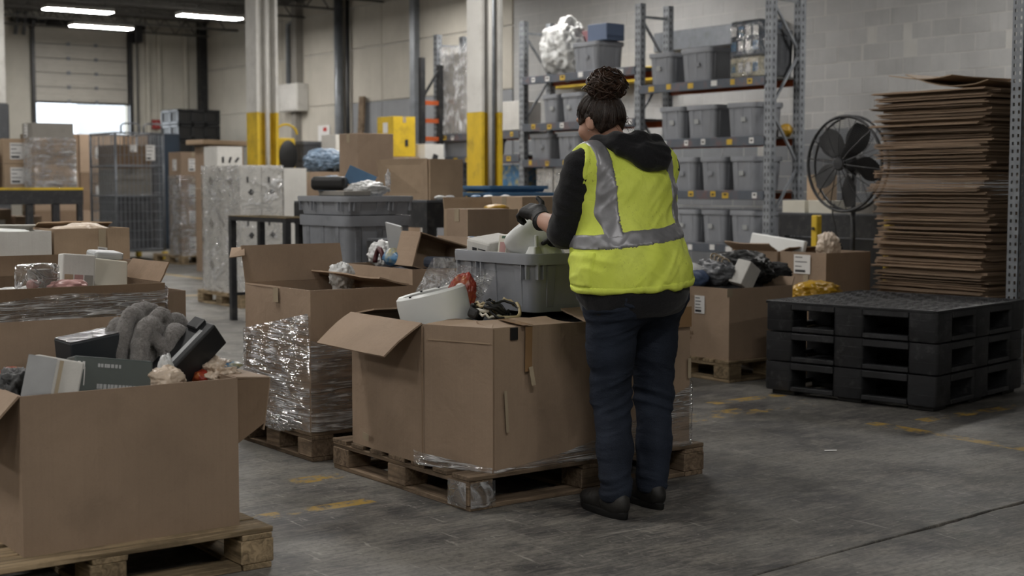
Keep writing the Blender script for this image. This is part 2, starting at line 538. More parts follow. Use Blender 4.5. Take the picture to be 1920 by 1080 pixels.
def floor_mat():
    t = NT('concrete_floor')
    v = t.coord('Object', rnd=False)
    big = t.noise(v, 0.55, 5, 0.6, 0.5)
    c = t.ramp(big, 0.36, 0.64, lin('#4a4946'), lin('#7f7c76'))
    mid = t.ramp(t.noise(v, 2.6, 6, 0.62, 0.0), 0.45, 0.62)
    c = t.mix(t.math('MULTIPLY', mid, 0.75), c, lin('#323235'))
    mid2 = t.ramp(t.noise(t.coord('Object', (1.0, 2.2, 1), rnd=False), 3.4, 6, 0.66, 0.2), 0.50, 0.66)
    c = t.mix(t.math('MULTIPLY', mid2, 0.6), c, lin('#8d887f'))
    spk = t.ramp(t.noise(v, 45, 4, 0.7), 0.48, 0.66)
    c = t.mix(t.math('MULTIPLY', spk, 0.55), c, lin('#333231'))
    stk = t.ramp(t.noise(t.coord('Object', (5, 30, 1), rnd=False), 2.0, 5, 0.7, 0.4), 0.49, 0.64)
    c = t.mix(t.math('MULTIPLY', stk, 0.45), c, lin('#8f8a82'))
    stk2 = t.ramp(t.noise(t.coord('Object', (3, 22, 1), rnd=False), 2.6, 5, 0.7, 0.4), 0.50, 0.64)
    c = t.mix(t.math('MULTIPLY', stk2, 0.5), c, lin('#35353a'))
    flk = t.ramp(t.noise(v, 26, 5, 0.75), 0.62, 0.68)
    c = t.mix(t.math('MULTIPLY', flk, 0.5), c, lin('#b7b2a8'))
    # scuffs and scratches
    sc = t.noise(t.coord('Object', (9, 1.4, 1), rnd=False), 3.0, 6, 0.75, 0.5)
    c = t.mix(t.math('MULTIPLY', t.ramp(sc, 0.60, 0.68), 0.55), c, lin('#b0aca3'))
    sc2 = t.noise(t.coord('Object', (1.2, 11, 1), rnd=False), 2.4, 6, 0.75, 0.4)
    c = t.mix(t.math('MULTIPLY', t.ramp(sc2, 0.60, 0.68), 0.45), c, lin('#a6a29a'))
    # worn yellow floor lines
    sep = t.n('ShaderNodeSeparateXYZ', {0: v})
    X, Y = sep.outputs[0], sep.outputs[1]
    wear = t.noise(v, 7, 7, 0.72)
    wear2 = t.noise(v, 1.7, 3, 0.6)
    w = t.math('ADD', t.math('MULTIPLY', wear, 0.6), t.math('MULTIPLY', wear2, 0.4))
    def band(ax, c0, hw, o0, o1, axo, th):
        a = t.math('LESS_THAN', t.math('ABSOLUTE', t.math('SUBTRACT', ax, c0)), hw)
        b = t.math('MULTIPLY', t.math('GREATER_THAN', axo, o0), t.math('LESS_THAN', axo, o1))
        return t.math('MULTIPLY', t.math('MULTIPLY', a, b), t.ramp(w, th, th + 0.05))
    tot = None
    for args in ((Y, 5.01, .045, 2.35, 2.95, X, .455), (Y, 5.53, .06, 2.85, 3.1, X, .48), (X, 6.12, .05, 2.0, 5.05, Y, .47), (Y, 5.74, .11, 5.2, 6.5, X, .51),
                 (Y, 4.93, .05, 6.4, 7.4, X, .50), (X, 8.1, .05, 14.0, 22.0, Y, .42), (Y, 15.6, .05, 6.3, 8.1, X, .42), (Y, 6.06, .05, 5.9, 6.5, X, .46)):
        b = band(*args)
        tot = b if tot is None else t.math('MAXIMUM', tot, b)
    c = t.mix(t.math('MULTIPLY', tot, 0.9), c, lin('#a8893f'))
    ro = t.n('ShaderNodeMapRange', {0: t.noise(v, 1.8, 5, 0.6), 1: 0.3, 2: 0.7, 3: 0.38, 4: 0.62}).outputs[0]
    nr = t.bump(t.noise(v, 60, 3), 0.10, 0.002)
    return t.done(t.bsdf(c, ro, 0, nr, Specular_IOR_Level=0.30))

m_floor = floor_mat()
m_ground = pmat('joint_filler', '#262522', 0.9)
fl = MB().span((X0R, Y0R, -0.10), (XW + 0.2, YF + 0.2, -0.022)).build('floor', m_ground)
tag(fl, kind='structure')
# two cast slabs with a broken, recessed joint between them
def joint(x): return 3.022 + 0.076 * x
for side in (0, 1):
    xs = np.arange(X0R, XW + 0.21, 0.03 if True else 1)
    P = np.stack([xs, xs * 0, xs * 0 + 5 * side], 1)
    wob = 0.006 * fbm(P, 6, 4) + 0.010 * fbm(P, 1.1, 2) * 0.6
    chip = np.maximum(0, fbm(P + 31, 2.3, 4) - 0.08) * (0.07 if side == 0 else 0.04)
    mb = MB()
    for i in range(len(xs)):
        off = (0.005 + chip[i]) * (1 if side else -1) + wob[i]
        ye = joint(xs[i]) + off
        ybev = ye + (0.004 if side else -0.004)
        far = YF + 0.2 if side else Y0R
        mb.v += [(xs[i], far, -0.02), (xs[i], far, 0.0), (xs[i], ybev, 0.0), (xs[i], ye, -0.003), (xs[i], ye, -0.02)]
    for i in range(len(xs) - 1):
        a, b = i * 5, (i + 1) * 5
        for k in range(5):
            k2 = (k + 1) % 5
            mb.f.append((a + k, b + k, b + k2, a + k2)); mb.m.append(0)
    mb.build('slab', m_floor, fl)

# ---- walls
def wall_mat(name, col, gscale=0.5, lower=None, zl=0.0, tone=0.05):
    t = NT(name)
    v = t.coord('Object')
    n = t.noise(v, 1.1, 6, 0.65)
    c = t.ramp(n, 0.3, 0.72, sc3(lin(col), 0.84), sc3(lin(col), 1.08))
    pit = t.ramp(t.noise(v, 60, 4, 0.7), 0.56, 0.72)
    c = t.mix(t.math('MULTIPLY', pit, 0.28), c, sc3(lin(col), 0.5))
    str_ = t.ramp(t.noise(t.coord('Object', (4, 4, 0.35)), 1.5, 5, 0.65), 0.55, 0.78)
    c = t.mix(t.math('MULTIPLY', str_, 0.4), c, sc3(lin(col), 0.6))
    oi = t.n('ShaderNodeObjectInfo')
    g = t.n('ShaderNodeMapRange', {0: oi.outputs['Random'], 3: 1 - tone, 4: 1 + tone}).outputs[0]
    c = t.n('ShaderNodeHueSaturation', {'Value': g, 'Color': c}).outputs[0]
    nr = t.bump(t.noise(v, 50, 4, 0.7), 0.35, 0.006)
    return t.done(t.bsdf(c, 0.85, 0, nr, Specular_IOR_Level=0.2))
m_block = wall_mat('painted_block', '#b9b9b8', tone=0.06)
m_block_low = wall_mat('painted_block_lower', '#94979b', tone=0.04)
m_mortar = wall_mat('mortar', '#c9c8c4')
m_panel = wall_mat('precast_panel', '#c0bbb0', tone=0.04)
m_panel_low = wall_mat('precast_panel_lower', '#96989b', tone=0.04)
m_dockwall = wall_mat('dock_wall_paint', '#bdbab0')
m_roof = pmat('dark_roof_deck', '#45423e', 0.8, var=0.2)
m_truss = pmat('grey_truss', '#55534f', 0.7, var=0.2)

wr = MB().span((XW - 0.0005, Y0R, 0), (XW + 0.25, YF, ZC)).build('wall_right', m_mortar)
tag(wr, kind='structure')
YB = 18.8                                  # blocks up to here, precast panels beyond
bl, bh, g = 0.40, 0.20, 0.009
blk_meshes = {}
for key, mm in (('u', m_block), ('l', m_block_low)):
    for L in (bl, bl / 2):
        blk_meshes[key, L] = MB().box((0, 0, 0), (0.03, L - g, bh - g)).mesh('block', mm, bevel=0.003)
rest = {'u': MB(), 'l': MB()}
nz = int(ZC / bh)
for iz in range(nz):
    z = (iz + 0.5) * bh
    key = 'l' if z < 1.95 else 'u'
    y = 2.0 + (bl / 2 if iz % 2 else 0)
    while y < YB - 0.01:
        L = min(bl, YB - y)
        yc = y + L / 2
        jig = random.uniform(-0.0025, 0.0025)
        if 8.6 < yc < 13.7 and 0.9 < z < 3.7 and abs(L - bl) < 0.01:
            place('block', blk_meshes[key, bl], wr, (XW + 0.012 + jig, yc, z), (0, 0, random.uniform(-0.004, 0.004)))
        else:
            rest[key].box((XW + 0.012 + jig, yc, z), (0.03, L - g, bh - g))
        y += bl
for key, mm in (('u', m_block), ('l', m_block_low)):
    tag(rest[key].build('block_courses', mm, wr), kind='stuff')
cols = [YB, 22.9, 26.9, YF]
rows = [0, 2.84, 3.87, 4.65, ZC]
for i in range(3):
    for j in range(4):
        mm = m_panel_low if (j == 0 and i < 2) else m_panel
        if j == 0 and i == 1:
            part_box('panel', (XW - 0.0, (cols[1] + 24.0) / 2, 1.42), (0.06, 24.0 - cols[1] - 0.02, 2.84), m_panel_low, wr, bevel=0.006)
            part_box('panel', (XW - 0.0, (24.0 + cols[2]) / 2, 1.42), (0.06, cols[2] - 24.0, 2.84), m_panel, wr, bevel=0.006)
            continue
        g2 = 0.008 if j in (0, 1) else 0.022
        part_box('panel', (XW, (cols[i] + cols[i + 1]) / 2, (rows[j] + rows[j + 1]) / 2), (0.06, cols[i + 1] - cols[i] - 0.022, rows[j + 1] - rows[j] - (0.0 if j == 0 else 0.02)), mm, wr, bevel=0.006)
# dock wall with its door opening
DX0, DX1, DZ = 9.87, 11.95, 4.60
wd = MB().span((X0R, YF, 0), (DX0, YF + 0.25, ZC)).span((DX1, YF, 0), (XW + 0.25, YF + 0.25, ZC)).span((DX0, YF, DZ), (DX1, YF + 0.25, ZC)).build('wall_far', m_dockwall)
tag(wd, kind='structure')
for x in (12.35, 12.62, 13.25):
    MB().span((x, YF - 0.07, 0), (x + 0.09, YF + 0.01, ZC)).build('rib', m_dockwall, wd, bevel=0.01)
MB().span((9.2, YF - 0.05, 0), (9.32, YF + 0.01, ZC)).build('rib', m_dockwall, wd, bevel=0.01)
wl = MB().span((X0R - 0.25, Y0R, 0), (X0R, YF, ZC)).build('wall_left', m_dockwall); tag(wl, kind='structure')
wn = MB().span((X0R, Y0R - 0.25, 0), (XW, Y0R, ZC)).build('wall_near', m_dockwall); tag(wn, kind='structure')
ce = MB().span((X0R - 0.25, Y0R - 0.25, ZC), (XW + 0.25, YF + 0.25, ZC + 0.15)).build('ceiling', m_roof); tag(ce, kind='structure')
joist = MB()
L = XW - X0R
joist.span((0, -0.03, -0.04), (L, 0.03, 0)).span((0, -0.025, -0.36), (L, 0.025, -0.32))
x = 0.0
while x < L - 0.4:
    joist.bar((x, 0, -0.34), (x + 0.25, 0, -0.02), 0.02); joist.bar((x + 0.25, 0, -0.02), (x + 0.5, 0, -0.34), 0.02); x += 0.5
me_j = joist.mesh('joist', m_truss)
for y in np.arange(-3.5, YF, 1.55):
    place('joist', me_j, ce, (X0R, float(y), ZC))
for x in (-2.0, 6.2):
    MB().span((x, Y0R, ZC - 0.62), (x + 0.16, YF, ZC - 0.38)).build('girder', m_truss, ce)
MB().tube([(7.2, Y0R + 4, ZC - 0.45), (7.2, YF, ZC - 0.45)], 0.04, 8).build('sprinkler_pipe', m_truss, ce)

# ---- corner post and wall services
def svc(name, label, cat, mb, m, **k):
    return tag(mb.build(name, m, **k), label, cat)
MB().span((XW - 0.22, YF - 0.2, 0), (XW - 0.04, YF - 0.02, ZC)).build('trim_1', M['black_metal'])['kind'] = 'structure'
svc('downpipe', 'thick grey steel downpipe on the panel wall right of the white junction cabinet', 'pipe', MB().tube([(XW - 0.14, 24.33, 0), (XW - 0.14, 24.33, ZC)], 0.085, 12), M['grey_metal'], smooth=True)
svc('conduit', 'thin dark conduit running beside the thick grey downpipe', 'conduit', MB().tube([(XW - 0.1, 24.05, 0.4), (XW - 0.1, 24.05, ZC)], 0.04, 8), M['black_metal'], smooth=True)
svc('conduit', 'dark conduit on the panel wall between downpipe and film-wrapped rack load', 'conduit', MB().span((XW - 0.14, 21.6, 0.0), (XW - 0.03, 21.76, ZC)), M['grey_metal'])
svc('timber_plank', 'brown timber plank leaning on the wall beside the grey downpipe', 'plank', MB().bar((XW - 0.25, 23.55, 0.02), (XW - 0.1, 23.5, 2.95), 0.18, 0.05, up=(1, 0, 0)), M['wood_dx'])
jb = thing('junction_cabinet', 'white junction cabinet high on the panel wall right of the first column', 'cabinet', (XW - 0.03, 26.2, 0))
MB().span((-0.25, -0.42, 2.77), (0, 0.42, 3.33)).build('body', M['white_paint'], jb, bevel=0.01)
MB().span((-0.262, -0.38, 2.80), (-0.25, 0.38, 3.30)).build('door', M['white_paint'], jb, bevel=0.004)
MB().tube([(-0.08, 0.28, 3.3), (-0.08, 0.28, 4.55), (-0.08, -0.1, 4.6)], 0.05, 8).build('conduit', M['grey_metal'], jb, smooth=True)
MB().span((-0.16, -0.22, 3.3), (0, -0.02, ZC)).build('duct', M['grey_card'], jb)
MB().span((-0.14, -0.12, 0.0), (0, 0.06, 2.8)).build('lower_duct', M['grey_card'], jb)

# ---- columns: steel H-posts, white above, yellow impact paint below
def column(x, y, w, zp, label, guard=False):
    c = thing('column', label, 'column', (x, y, 0)); c['kind'] = 'structure'
    del c['category']
    t = 0.045
    for z0, z1, mm, nm in ((zp, ZC, M['white_paint'], 'white_post'), (0, zp, M['yellow'], 'yellow_post_base')):
        for a, b in (((0, 0), (t, w)), ((w - t, 0), (w, w))):
            MB().span((a[0], a[1], z0), (b[0], b[1], z1)).build(nm + '_flange', mm, c, bevel=0.004)
        MB().span((t, w * 0.38, z0), (w - t, w * 0.62, z1)).build(nm + '_web', mm, c)
    MB().tube([(w * 0.55, w * 0.16, 0.4), (w * 0.55, w * 0.16, ZC)], 0.035, 8).build('conduit', M['white_paint'], c, smooth=True)
    return c
c1 = column(8.9, 18.17, 0.335, 2.30, 'white steel column with yellow base behind the film-wrapped white cartons')
c2 = column(8.9, 12.72, 0.285, 2.08, 'white steel column with yellow base beside the storage rack')
MB().tube([(0.17, 0.02, 0.5), (0.17, 0.02, ZC)], 0.022, 6).build('conduit', M['galv'], c2, smooth=True)
part_box('switch', (0.05, -0.02, 0.98), (0.03, 0.05, 0.2), M['black_plastic'], c2)
# mirror-like hose reel on the first column
hr = thing('hose_reel', 'yellow frame with black oval disc hanging on the white column', 'reel', (9.313, 18.25, 0))
MB().span((-0.08, -0.05, 1.45), (0.20, 0.0, 1.95)).build('backplate', M['yellow'], hr, bevel=0.02)
d = MB().lathe([(0.001, 0), (0.13, 0), (0.145, 0.03), (0.11, 0.05), (0.001, 0.045)], 24).build('disc', M['rubber'], hr, smooth=0.6)
d.location = (0.06, -0.06, 1.7); d.rotation_euler = (R(90), 0, 0); d.scale = (1, 1.5, 1)
MB().tube([(0.06 + 0.17 * math.cos(a), -0.03, 2.0 + 0.14 * math.sin(a)) for a in np.linspace(0, PI, 12)], 0.018, 6).build('hose', M['yellow'], hr, smooth=True)
# post at the left edge of the picture
pl = thing('column', 'white column with dark padded base at the left edge behind the cartons', 'column', (6.42, 22.32, 0)); pl['kind'] = 'structure'; del pl['category']
MB().span((0, 0, 2.53), (0.30, 0.30, ZC)).build('white_post', M['white_paint'], pl, bevel=0.01)
MB().span((-0.03, -0.03, 0.0), (0.33, 0.33, 2.53)).build('dark_pad', M['tote_dark'], pl, bevel=0.02)

# ---- dock door
dr = thing('door_1', 'white sectional dock door raised above a bright opening', 'door', (DX0, YF, 0)); dr['kind'] = 'structure'; del dr['category']
DW = DX1 - DX0
m_door = pmat('door_white', '#b5b2aa', 0.5, var=0.05, dirt='#85817a', dirtamt=0.4)
for k in range(5):
    z0 = 3.08 + k * 0.31
    s_ = MB().span((0, 0.03, z0 + 0.006), (DW, 0.08, z0 + 0.304)).build('door_section', m_door, dr, bevel=0.006)
    for q in (0.06, 0.16, 0.25):
        MB().span((0.03, 0.015, z0 + q), (DW - 0.03, 0.03, z0 + q + 0.025)).build('rib', m_door, s_)
    for xx in (0.72, 1.33):
        MB().span((xx, 0.0, z0 - 0.03), (xx + 0.07, 0.03, z0 + 0.04)).build('hinge', M['grey_metal'], s_)
MB().span((0, 0.075, 3.07), (DW, 0.10, DZ + .1)).build('backing_sheet', M['black_metal'], dr)  # dark sheet added to stop daylight leaking through the section gaps
MB().span((0, 0.02, 3.045), (DW, 0.09, 3.085)).build('bottom_seal', M['rubber'], dr)
for xx in (-0.07, DW - 0.0):
    MB().span((xx, -0.10, 0.0), (xx + 0.07, 0.06, DZ + 0.12)).build('track', M['black_metal'], dr)
MB().tube([(-0.5, -0.12, DZ + 0.16), (DW + 0.35, -0.12, DZ + 0.16)], 0.05, 10).build('torsion_tube', M['black_metal'], dr, smooth=True)
MB().tube([(0.25, -0.12, DZ + 0.16), (0.95, -0.12, DZ + 0.16)], 0.085, 12).build('spring', M['rubber'], dr, smooth=True)
cd_ = MB().lathe([(0.02, 0), (0.14, 0), (0.14, 0.08), (0.02, 0.08)], 16, (0, 0, 0)).build('cable_drum', M['black_metal'], dr, smooth=0.6)
cd_.location = (-0.1, -0.12, DZ + 0.14); cd_.rotation_euler = (0, R(90), 0)
MB().span((DW + 0.08, -0.28, DZ - 0.18), (DW + 0.26, -0.02, DZ + 0.25)).build('motor', M['black_metal'], dr, bevel=0.03, seg=2)
MB().tube([(DW + 0.17, -0.12, 1.2), (DW + 0.17, -0.12, DZ - 0.1)], 0.02, 6).build('chain', M['black_metal'], dr)
for xx in (-0.42, -0.25):
    MB().bar((xx, -0.15, DZ - 0.15), (xx + 0.06, -0.15, ZC - 0.05), 0.06).build('bracket', M['black_metal'], dr)
# outside
yd = MB().span((-20, YF + 0.25, -0.3), (40, 90, -0.05)).build('yard', pmat('yard_concrete', '#b8b6b0', 0.9)); tag(yd, kind='structure')
tr = thing('trailer', 'pale grey trailer wall standing outside the raised dock door', 'trailer', (11.62, YF + 2.4, -0.05))
MB().span((0, 0, 0.9), (2.5, 9.0, 4.0)).build('body', pmat('trailer_white', '#c9cdd3', 0.5, var=0.02), tr, bevel=0.03)
for yy in (6.5, 7.6):
    for xx in (0.05, 2.15):
        w_ = MB().lathe([(0.08, 0), (0.46, 0), (0.48, 0.05), (0.48, 0.25), (0.46, 0.3), (0.08, 0.3)], 20).build('wheel', M['rubber'], tr, smooth=0.6)
        w_.location = (xx, yy, 0.47); w_.rotation_euler = (0, R(90), 0)
MB().span((0.1, 0.2, 0.0), (2.4, 0.35, 0.95)).build('leg_frame', M['black_metal'], tr)

# ---- ceiling fixtures (the lamps that light the hall)
t_ = NT('lamp_diffuser')
m_lamp = t_.done(t_.n('ShaderNodeEmission', {0: (*LAMP_COL, 1), 1: LAMP}))
me_h = MB().span((-0.62, -0.17, 0.012), (0.62, 0.17, 0.075)).mesh('housing', M['white_paint'], bevel=0.01)
me_d = MB().add([(-0.6, -0.15, 0), (0.6, -0.15, 0), (0.6, 0.15, 0), (-0.6, 0.15, 0), (-0.6, -0.15, 0.011), (0.6, -0.15, 0.011), (0.6, 0.15, 0.011), (-0.6, 0.15, 0.011)],
                [(3, 2, 1, 0), (0, 1, 5, 4), (1, 2, 6, 5), (2, 3, 7, 6), (3, 0, 4, 7)]).mesh('diffuser', m_lamp, fixn=False)
me_w = MB().tube([(0, 0, 0.07), (0, 0, ZC - 4.4 - 0.36)], 0.006, 5).mesh('hanger', M['black_metal'])
def lamp(x, y, label, group=None, z=4.4):
    l_ = thing('ceiling_light', label, 'ceiling light', (x, y, z), 0, group)
    place('housing', me_h, l_); place('diffuser', me_d, l_)
    for dx in (-0.5, 0.5): place('hanger', me_w, l_, (dx, 0, 0))
    return l_
lamp(8.99, 25.5, 'white strip light nearest the left edge, above the dock door')
lamp(10.30, 27.9, 'white strip light hanging in front of the dock door top')
lamp(11.31, 25.0, 'white strip light just left of the first white column')
for (x, y) in [(-6, 1.5), (-6, 7), (-6, 12.5), (-6, 18), (-2, 4.2), (-2, 9.7), (-2, 15.2), (-2, 21), (2, 7), (2, 12.5), (2, 18), (2, 24), (6, 9.7), (6, 15.2), (6.0, 20.5), (7.4, 11.6), (9.6, 15.2), (11.6, 8.0), (11.6, 15), (12.0, 20), (-2, -2), (4.5, -3), (1.5, 0.3)]:  # unseen fixtures, added and spaced to brighten the goods and block wall
    lamp(x, y, 'unseen white strip light added overhead to light the hall', 'unseen strip lights added overhead')
# ================================================================== BUILDERS
def plankmesh(nm, d, mats, seed):
    """a slightly warped, chipped board"""
    random.seed(seed)
    ax = 0 if d[0] > d[1] else 1
    n = 7
    rings = []
    for i in range(n):
        t = i / (n - 1) - 0.5
        wob = [random.uniform(-0.0035, 0.0035) for _ in range(4)]
        a, b = (d[1] if ax == 0 else d[0]) / 2, d[2] / 2
        pr = [(-a + wob[0], -b), (a + wob[1], -b), (a + wob[2], b), (-a + wob[3], b)]
        if ax == 0: rings.append([(t * d[0], p, q) for p, q in pr])
        else: rings.append([(p, t * d[1], q) for p, q in pr])
    mb = MB().loft(rings)
    return mb.mesh(nm, mats, bevel=0.0025)
_pal = {}
def pallet(label, x0, y0, sx, sy, rz=0.0, old=False, group=None, nd=7, z=0.0):
    """block pallet: deck boards along x, stringers along y, nine blocks, bottom boards; origin at its low corner"""
    p = thing('wooden_pallet', label, 'pallet', (x0, y0, z), rz, group)
    wx, wy = (M['wood_dx'], M['wood_dy']) if old else (M['wood_x'], M['wood_y'])
    bw = 0.12
    def get(kind, dims, mat):
        k = (kind, round(dims[0], 3), round(dims[1], 3), dims[2], old)
        if k not in _pal: _pal[k] = [plankmesh(kind, dims, mat, 11 + q * 7 + int(dims[0] * 100)) for q in range(2)]
        return random.choice(_pal[k])
    zb = 0.020
    for i in range(3):
        xc = bw / 2 + i * (sx - bw) / 2
        place('bottom_board', get('bottom_board', (bw - .01, sy, 0.020), wy), p, (xc, sy / 2, 0.010))
    for j in (0, 2):
        yc = bw / 2 + j * (sy - bw) / 2
        for i in range(2):
            L = (sx - 3 * bw) / 2 + .006
            place('bottom_cross_board', get('bottom_cross_board', (L, bw - .01, 0.020), wx), p, (bw + L / 2 - .003 + i * (sx - bw) / 2, yc, 0.010))
    for i in range(3):
        for j in range(3):
            k = ('block', old)
            if k not in _pal:
                _pal[k] = [MB().box((0, 0, 0), (bw, bw + .02, 0.082), rotm(0, 0, random.uniform(-.02, .02))).mesh('block', wy if q else wx, bevel=0.004) for q in range(3)]
            jit = random.uniform(-0.008, 0.008)
            place('block', random.choice(_pal[k]), p, (bw / 2 + i * (sx - bw) / 2 + jit * (i == 1), (bw + .02) / 2 + j * (sy - bw - .02) / 2, 0.061))
    for i in range(3):
        xc = bw / 2 + i * (sx - bw) / 2
        place('stringer_board', get('stringer_board', (bw - .005, sy, 0.019), wy), p, (xc, sy / 2, 0.1115))
    dw = 0.1
    for j in range(nd):
        w_ = dw if j not in (0, nd // 2, nd - 1) else 0.125
        yc = w_ / 2 + j * (sy - w_) / (nd - 1)
        o = place('deck_board', get('deck_board', (sx, w_, 0.019), wx), p, (sx / 2, yc, 0.1305))
        o.rotation_euler = (random.uniform(-.01, .01), 0, random.uniform(-.006, .006))
    return p

def ring_pts(poly, off):
    """offset a convex CCW polygon outward"""
    n = len(poly); out = []
    for i in range(n):
        p0, p1, p2 = Vector(poly[i - 1]), Vector(poly[i]), Vector(poly[(i + 1) % n])
        d1 = (p1 - p0).normalized(); d2 = (p2 - p1).normalized()
        n1 = Vector((d1.y, -d1.x)); n2 = Vector((d2.y, -d2.x))
        b = (n1 + n2); b = b / max(0.2, b.length_squared) * 2
        out.append(p1 + b * off)
    return [(q.x, q.y) for q in out]

def rect(sx, sy): return [(0, 0), (sx, 0), (sx, sy), (0, sy)]

def wavy_panel(mb, a, b, z0, z1, t, amp, seed, nu=10, nv=8):
    a, b = Vector((*a, 0)), Vector((*b, 0))
    d = (b - a).normalized(); nrm = Vector((d.y, -d.x, 0))
    def fn(off):
        def g(u, v):
            e = 1 - (2 * abs(u - .5)) ** 4
            w_ = amp * nz1(u * 2 + seed, v * 2, seed, 1.3) * e * (0.3 + 0.7 * v)
            p = a.lerp(b, u) + nrm * (off + w_); return (p.x, p.y, z0 + (z1 - z0) * v)
        return g
    mb.grid(nu, nv, fn(0)); mb.grid(nu, nv, fn(-t))
    def top(u, v):
        p = fn(-t * v)(u, 1.0); return p
    mb.grid(nu, 2, top)

def open_box(name, label, x, y, z, poly, h, mat, flaps=(), rz=0.0, group=None, t=0.007, amp=0.006, cat='box', wave=True, inner=None):
    """open carton on any convex footprint. flaps: (edge, length, angle, inset0, inset1[, span0, span1]); angle 0 = up, 90 = level outward, negative = folded inward"""
    b = thing(name, label, cat, (x, y, z), rz, group)
    mb = MB(); n = len(poly)
    for i in range(n):
        wavy_panel(mb, poly[i], poly[(i + 1) % n], 0.0, h, t, amp, i * 3.3 + x * 7 + y)
    mb.add([(p[0], p[1], 0.004) for p in poly], [tuple(range(n))])
    mb.build('body', mat, b, smooth=0.5, fixn=False)
    for f in flaps:
        e, L, ang, i0, i1 = f[:5]
        s0, s1 = (f[5], f[6]) if len(f) > 6 else (0.0, 1.0)
        bend = f[7] if len(f) > 7 else 0.0
        p0, p1 = Vector((*poly[e], 0)), Vector((*poly[(e + 1) % n], 0))
        d = (p1 - p0).normalized(); nr = Vector((d.y, -d.x, 0))
        a0, a1 = p0.lerp(p1, s0), p0.lerp(p1, s1)
        W = (a1 - a0).length
        A = R(ang)
        mbf = MB()
        for off in (0.0, t):
            def fn(u, v):
                ii0, ii1 = i0 * v, i1 * v
                q = a0 + d * (ii0 + (W - ii0 - ii1) * u)
                aa = A + R(bend) * v
                up = Vector((0, 0, 1)) * math.cos(aa) + nr * math.sin(aa)
                nn = nr * math.cos(aa) - Vector((0, 0, 1)) * math.sin(aa)
                wv = 0.010 * nz1(u * 2 + e * 3, v * 2 + x, L * 9, 1.4) * v
                q = q + up * (L * v) - nn * (off - wv)
                return (q.x, q.y, h + q.z - 0.001)
            mbf.grid(9, 6, fn)
        k = 54
        bd = [i for i in range(9)] + [9 * j + 8 for j in range(1, 6)] + [45 + i for i in range(7, -1, -1)] + [9 * j for j in range(4, 0, -1)]
        mbf.f += [(bd[i], bd[(i + 1) % len(bd)], bd[(i + 1) % len(bd)] + k, bd[i] + k) for i in range(len(bd))]
        mbf.m += [0] * len(bd)
        mbf.build('flap', mat, b, smooth=0.5)
    return b

def strip(parent, name, a, b, w, mat, nrm, t=0.0012, lift=0.002):
    """tape or label stuck on a face: a, b are the ends of its centre line, nrm the face normal"""
    a, b, nrm = Vector(a), Vector(b), Vector(nrm).normalized()
    d = (b - a).normalized(); s_ = d.cross(nrm).normalized() * w / 2
    a = a + nrm * lift; b = b + nrm * lift
    return MB().slab(a - s_, b - s_, b + s_, a + s_, t).build(name, mat, parent)

def sheet_label(parent, c, u, v, w, h, name='shipping_label', lines=4, seed=0):
    """white paper label with printed bars; c centre, u right, v up"""
    c, u, v = Vector(c), Vector(u).normalized(), Vector(v).normalized()
    n = u.cross(v).normalized()
    lab = MB().slab(c - u * w / 2 - v * h / 2 + n * .002, c + u * w / 2 - v * h / 2 + n * .002, c + u * w / 2 + v * h / 2 + n * .002, c - u * w / 2 + v * h / 2 + n * .002, 0.001).build(name, M['label'], parent)
    rr = random.Random(seed)
    mb = MB()
    for k in range(lines):
        yy = h * (0.36 - 0.72 * k / max(1, lines - 1))
        ww = w * rr.uniform(0.35, 0.75); hh = h * (0.13 if k == lines - 1 else 0.045)
        cc = c + v * yy + u * (-w * 0.42 + ww / 2) + n * 0.0031
        mb.slab(cc - u * ww / 2 - v * hh / 2, cc + u * ww / 2 - v * hh / 2, cc + u * ww / 2 + v * hh / 2, cc - u * ww / 2 + v * hh / 2, 0.0006)
    mb.build('print', M['print'], lab)
    return lab

def carton(label, x, y, z, sx, sy, h, mat=None, rz=0.0, group=None, labels=(), tape=True, name='carton', cat='box', rot=None):
    """closed carton: body, top flaps meeting in a seam, tape, labels (face, u, v, w, h)"""
    mat = mat or M['kraft']
    b = thing(name, label, cat, (x, y, z), rz, group)
    if rot: b.rotation_euler = rot
    mb = MB(); poly = rect(sx, sy)
    for i in range(4):
        wavy_panel(mb, poly[i], poly[(i + 1) % 4], 0.0, h - 0.004, 0.004, 0.004, i * 2.1 + x * 5 + z, 7, 5)
    mb.add([(p[0], p[1], 0.0) for p in poly], [(0, 1, 2, 3)])
    mb.build('body', mat, b, smooth=0.5, fixn=False)
    lengthx = sx >= sy
    for s_ in (0, 1):
        if lengthx: MB().span((0, s_ * (sy / 2 + .001), h - .006), (sx, (sy / 2 - .001) if not s_ else sy, h)).build('flap', mat, b, bevel=0.002)
        else: MB().span((s_ * (sx / 2 + .001), 0, h - .006), ((sx / 2 - .001) if not s_ else sx, sy, h)).build('flap', mat, b, bevel=0.002)
    if tape:
        if lengthx:
            MB().span((-.001, sy / 2 - .025, h), (sx + .001, sy / 2 + .025, h + .0012)).build('tape', M['clear_tape'], b)
            strip(b, 'tape_end', (-0.001, sy / 2, h), (-0.001, sy / 2, h - .08), .05, M['clear_tape'], (-1, 0, 0))
        else:
            MB().span((sx / 2 - .025, -.001, h), (sx / 2 + .025, sy + .001, h + .0012)).build('tape', M['clear_tape'], b)
            strip(b, 'tape_end', (sx / 2, -0.001, h), (sx / 2, -0.001, h - .08), .05, M['clear_tape'], (0, -1, 0))
    for q, (fc, u, v, w, hh) in enumerate(labels):
        if fc == 'x': sheet_label(b, (-0.004, sy * (1 - u), h * v), (0, -1, 0), (0, 0, 1), w, hh, seed=q + int(x * 9))
        else: sheet_label(b, (sx * u, -0.004, h * v), (1, 0, 0), (0, 0, 1), w, hh, seed=q + int(x * 9))
    return b

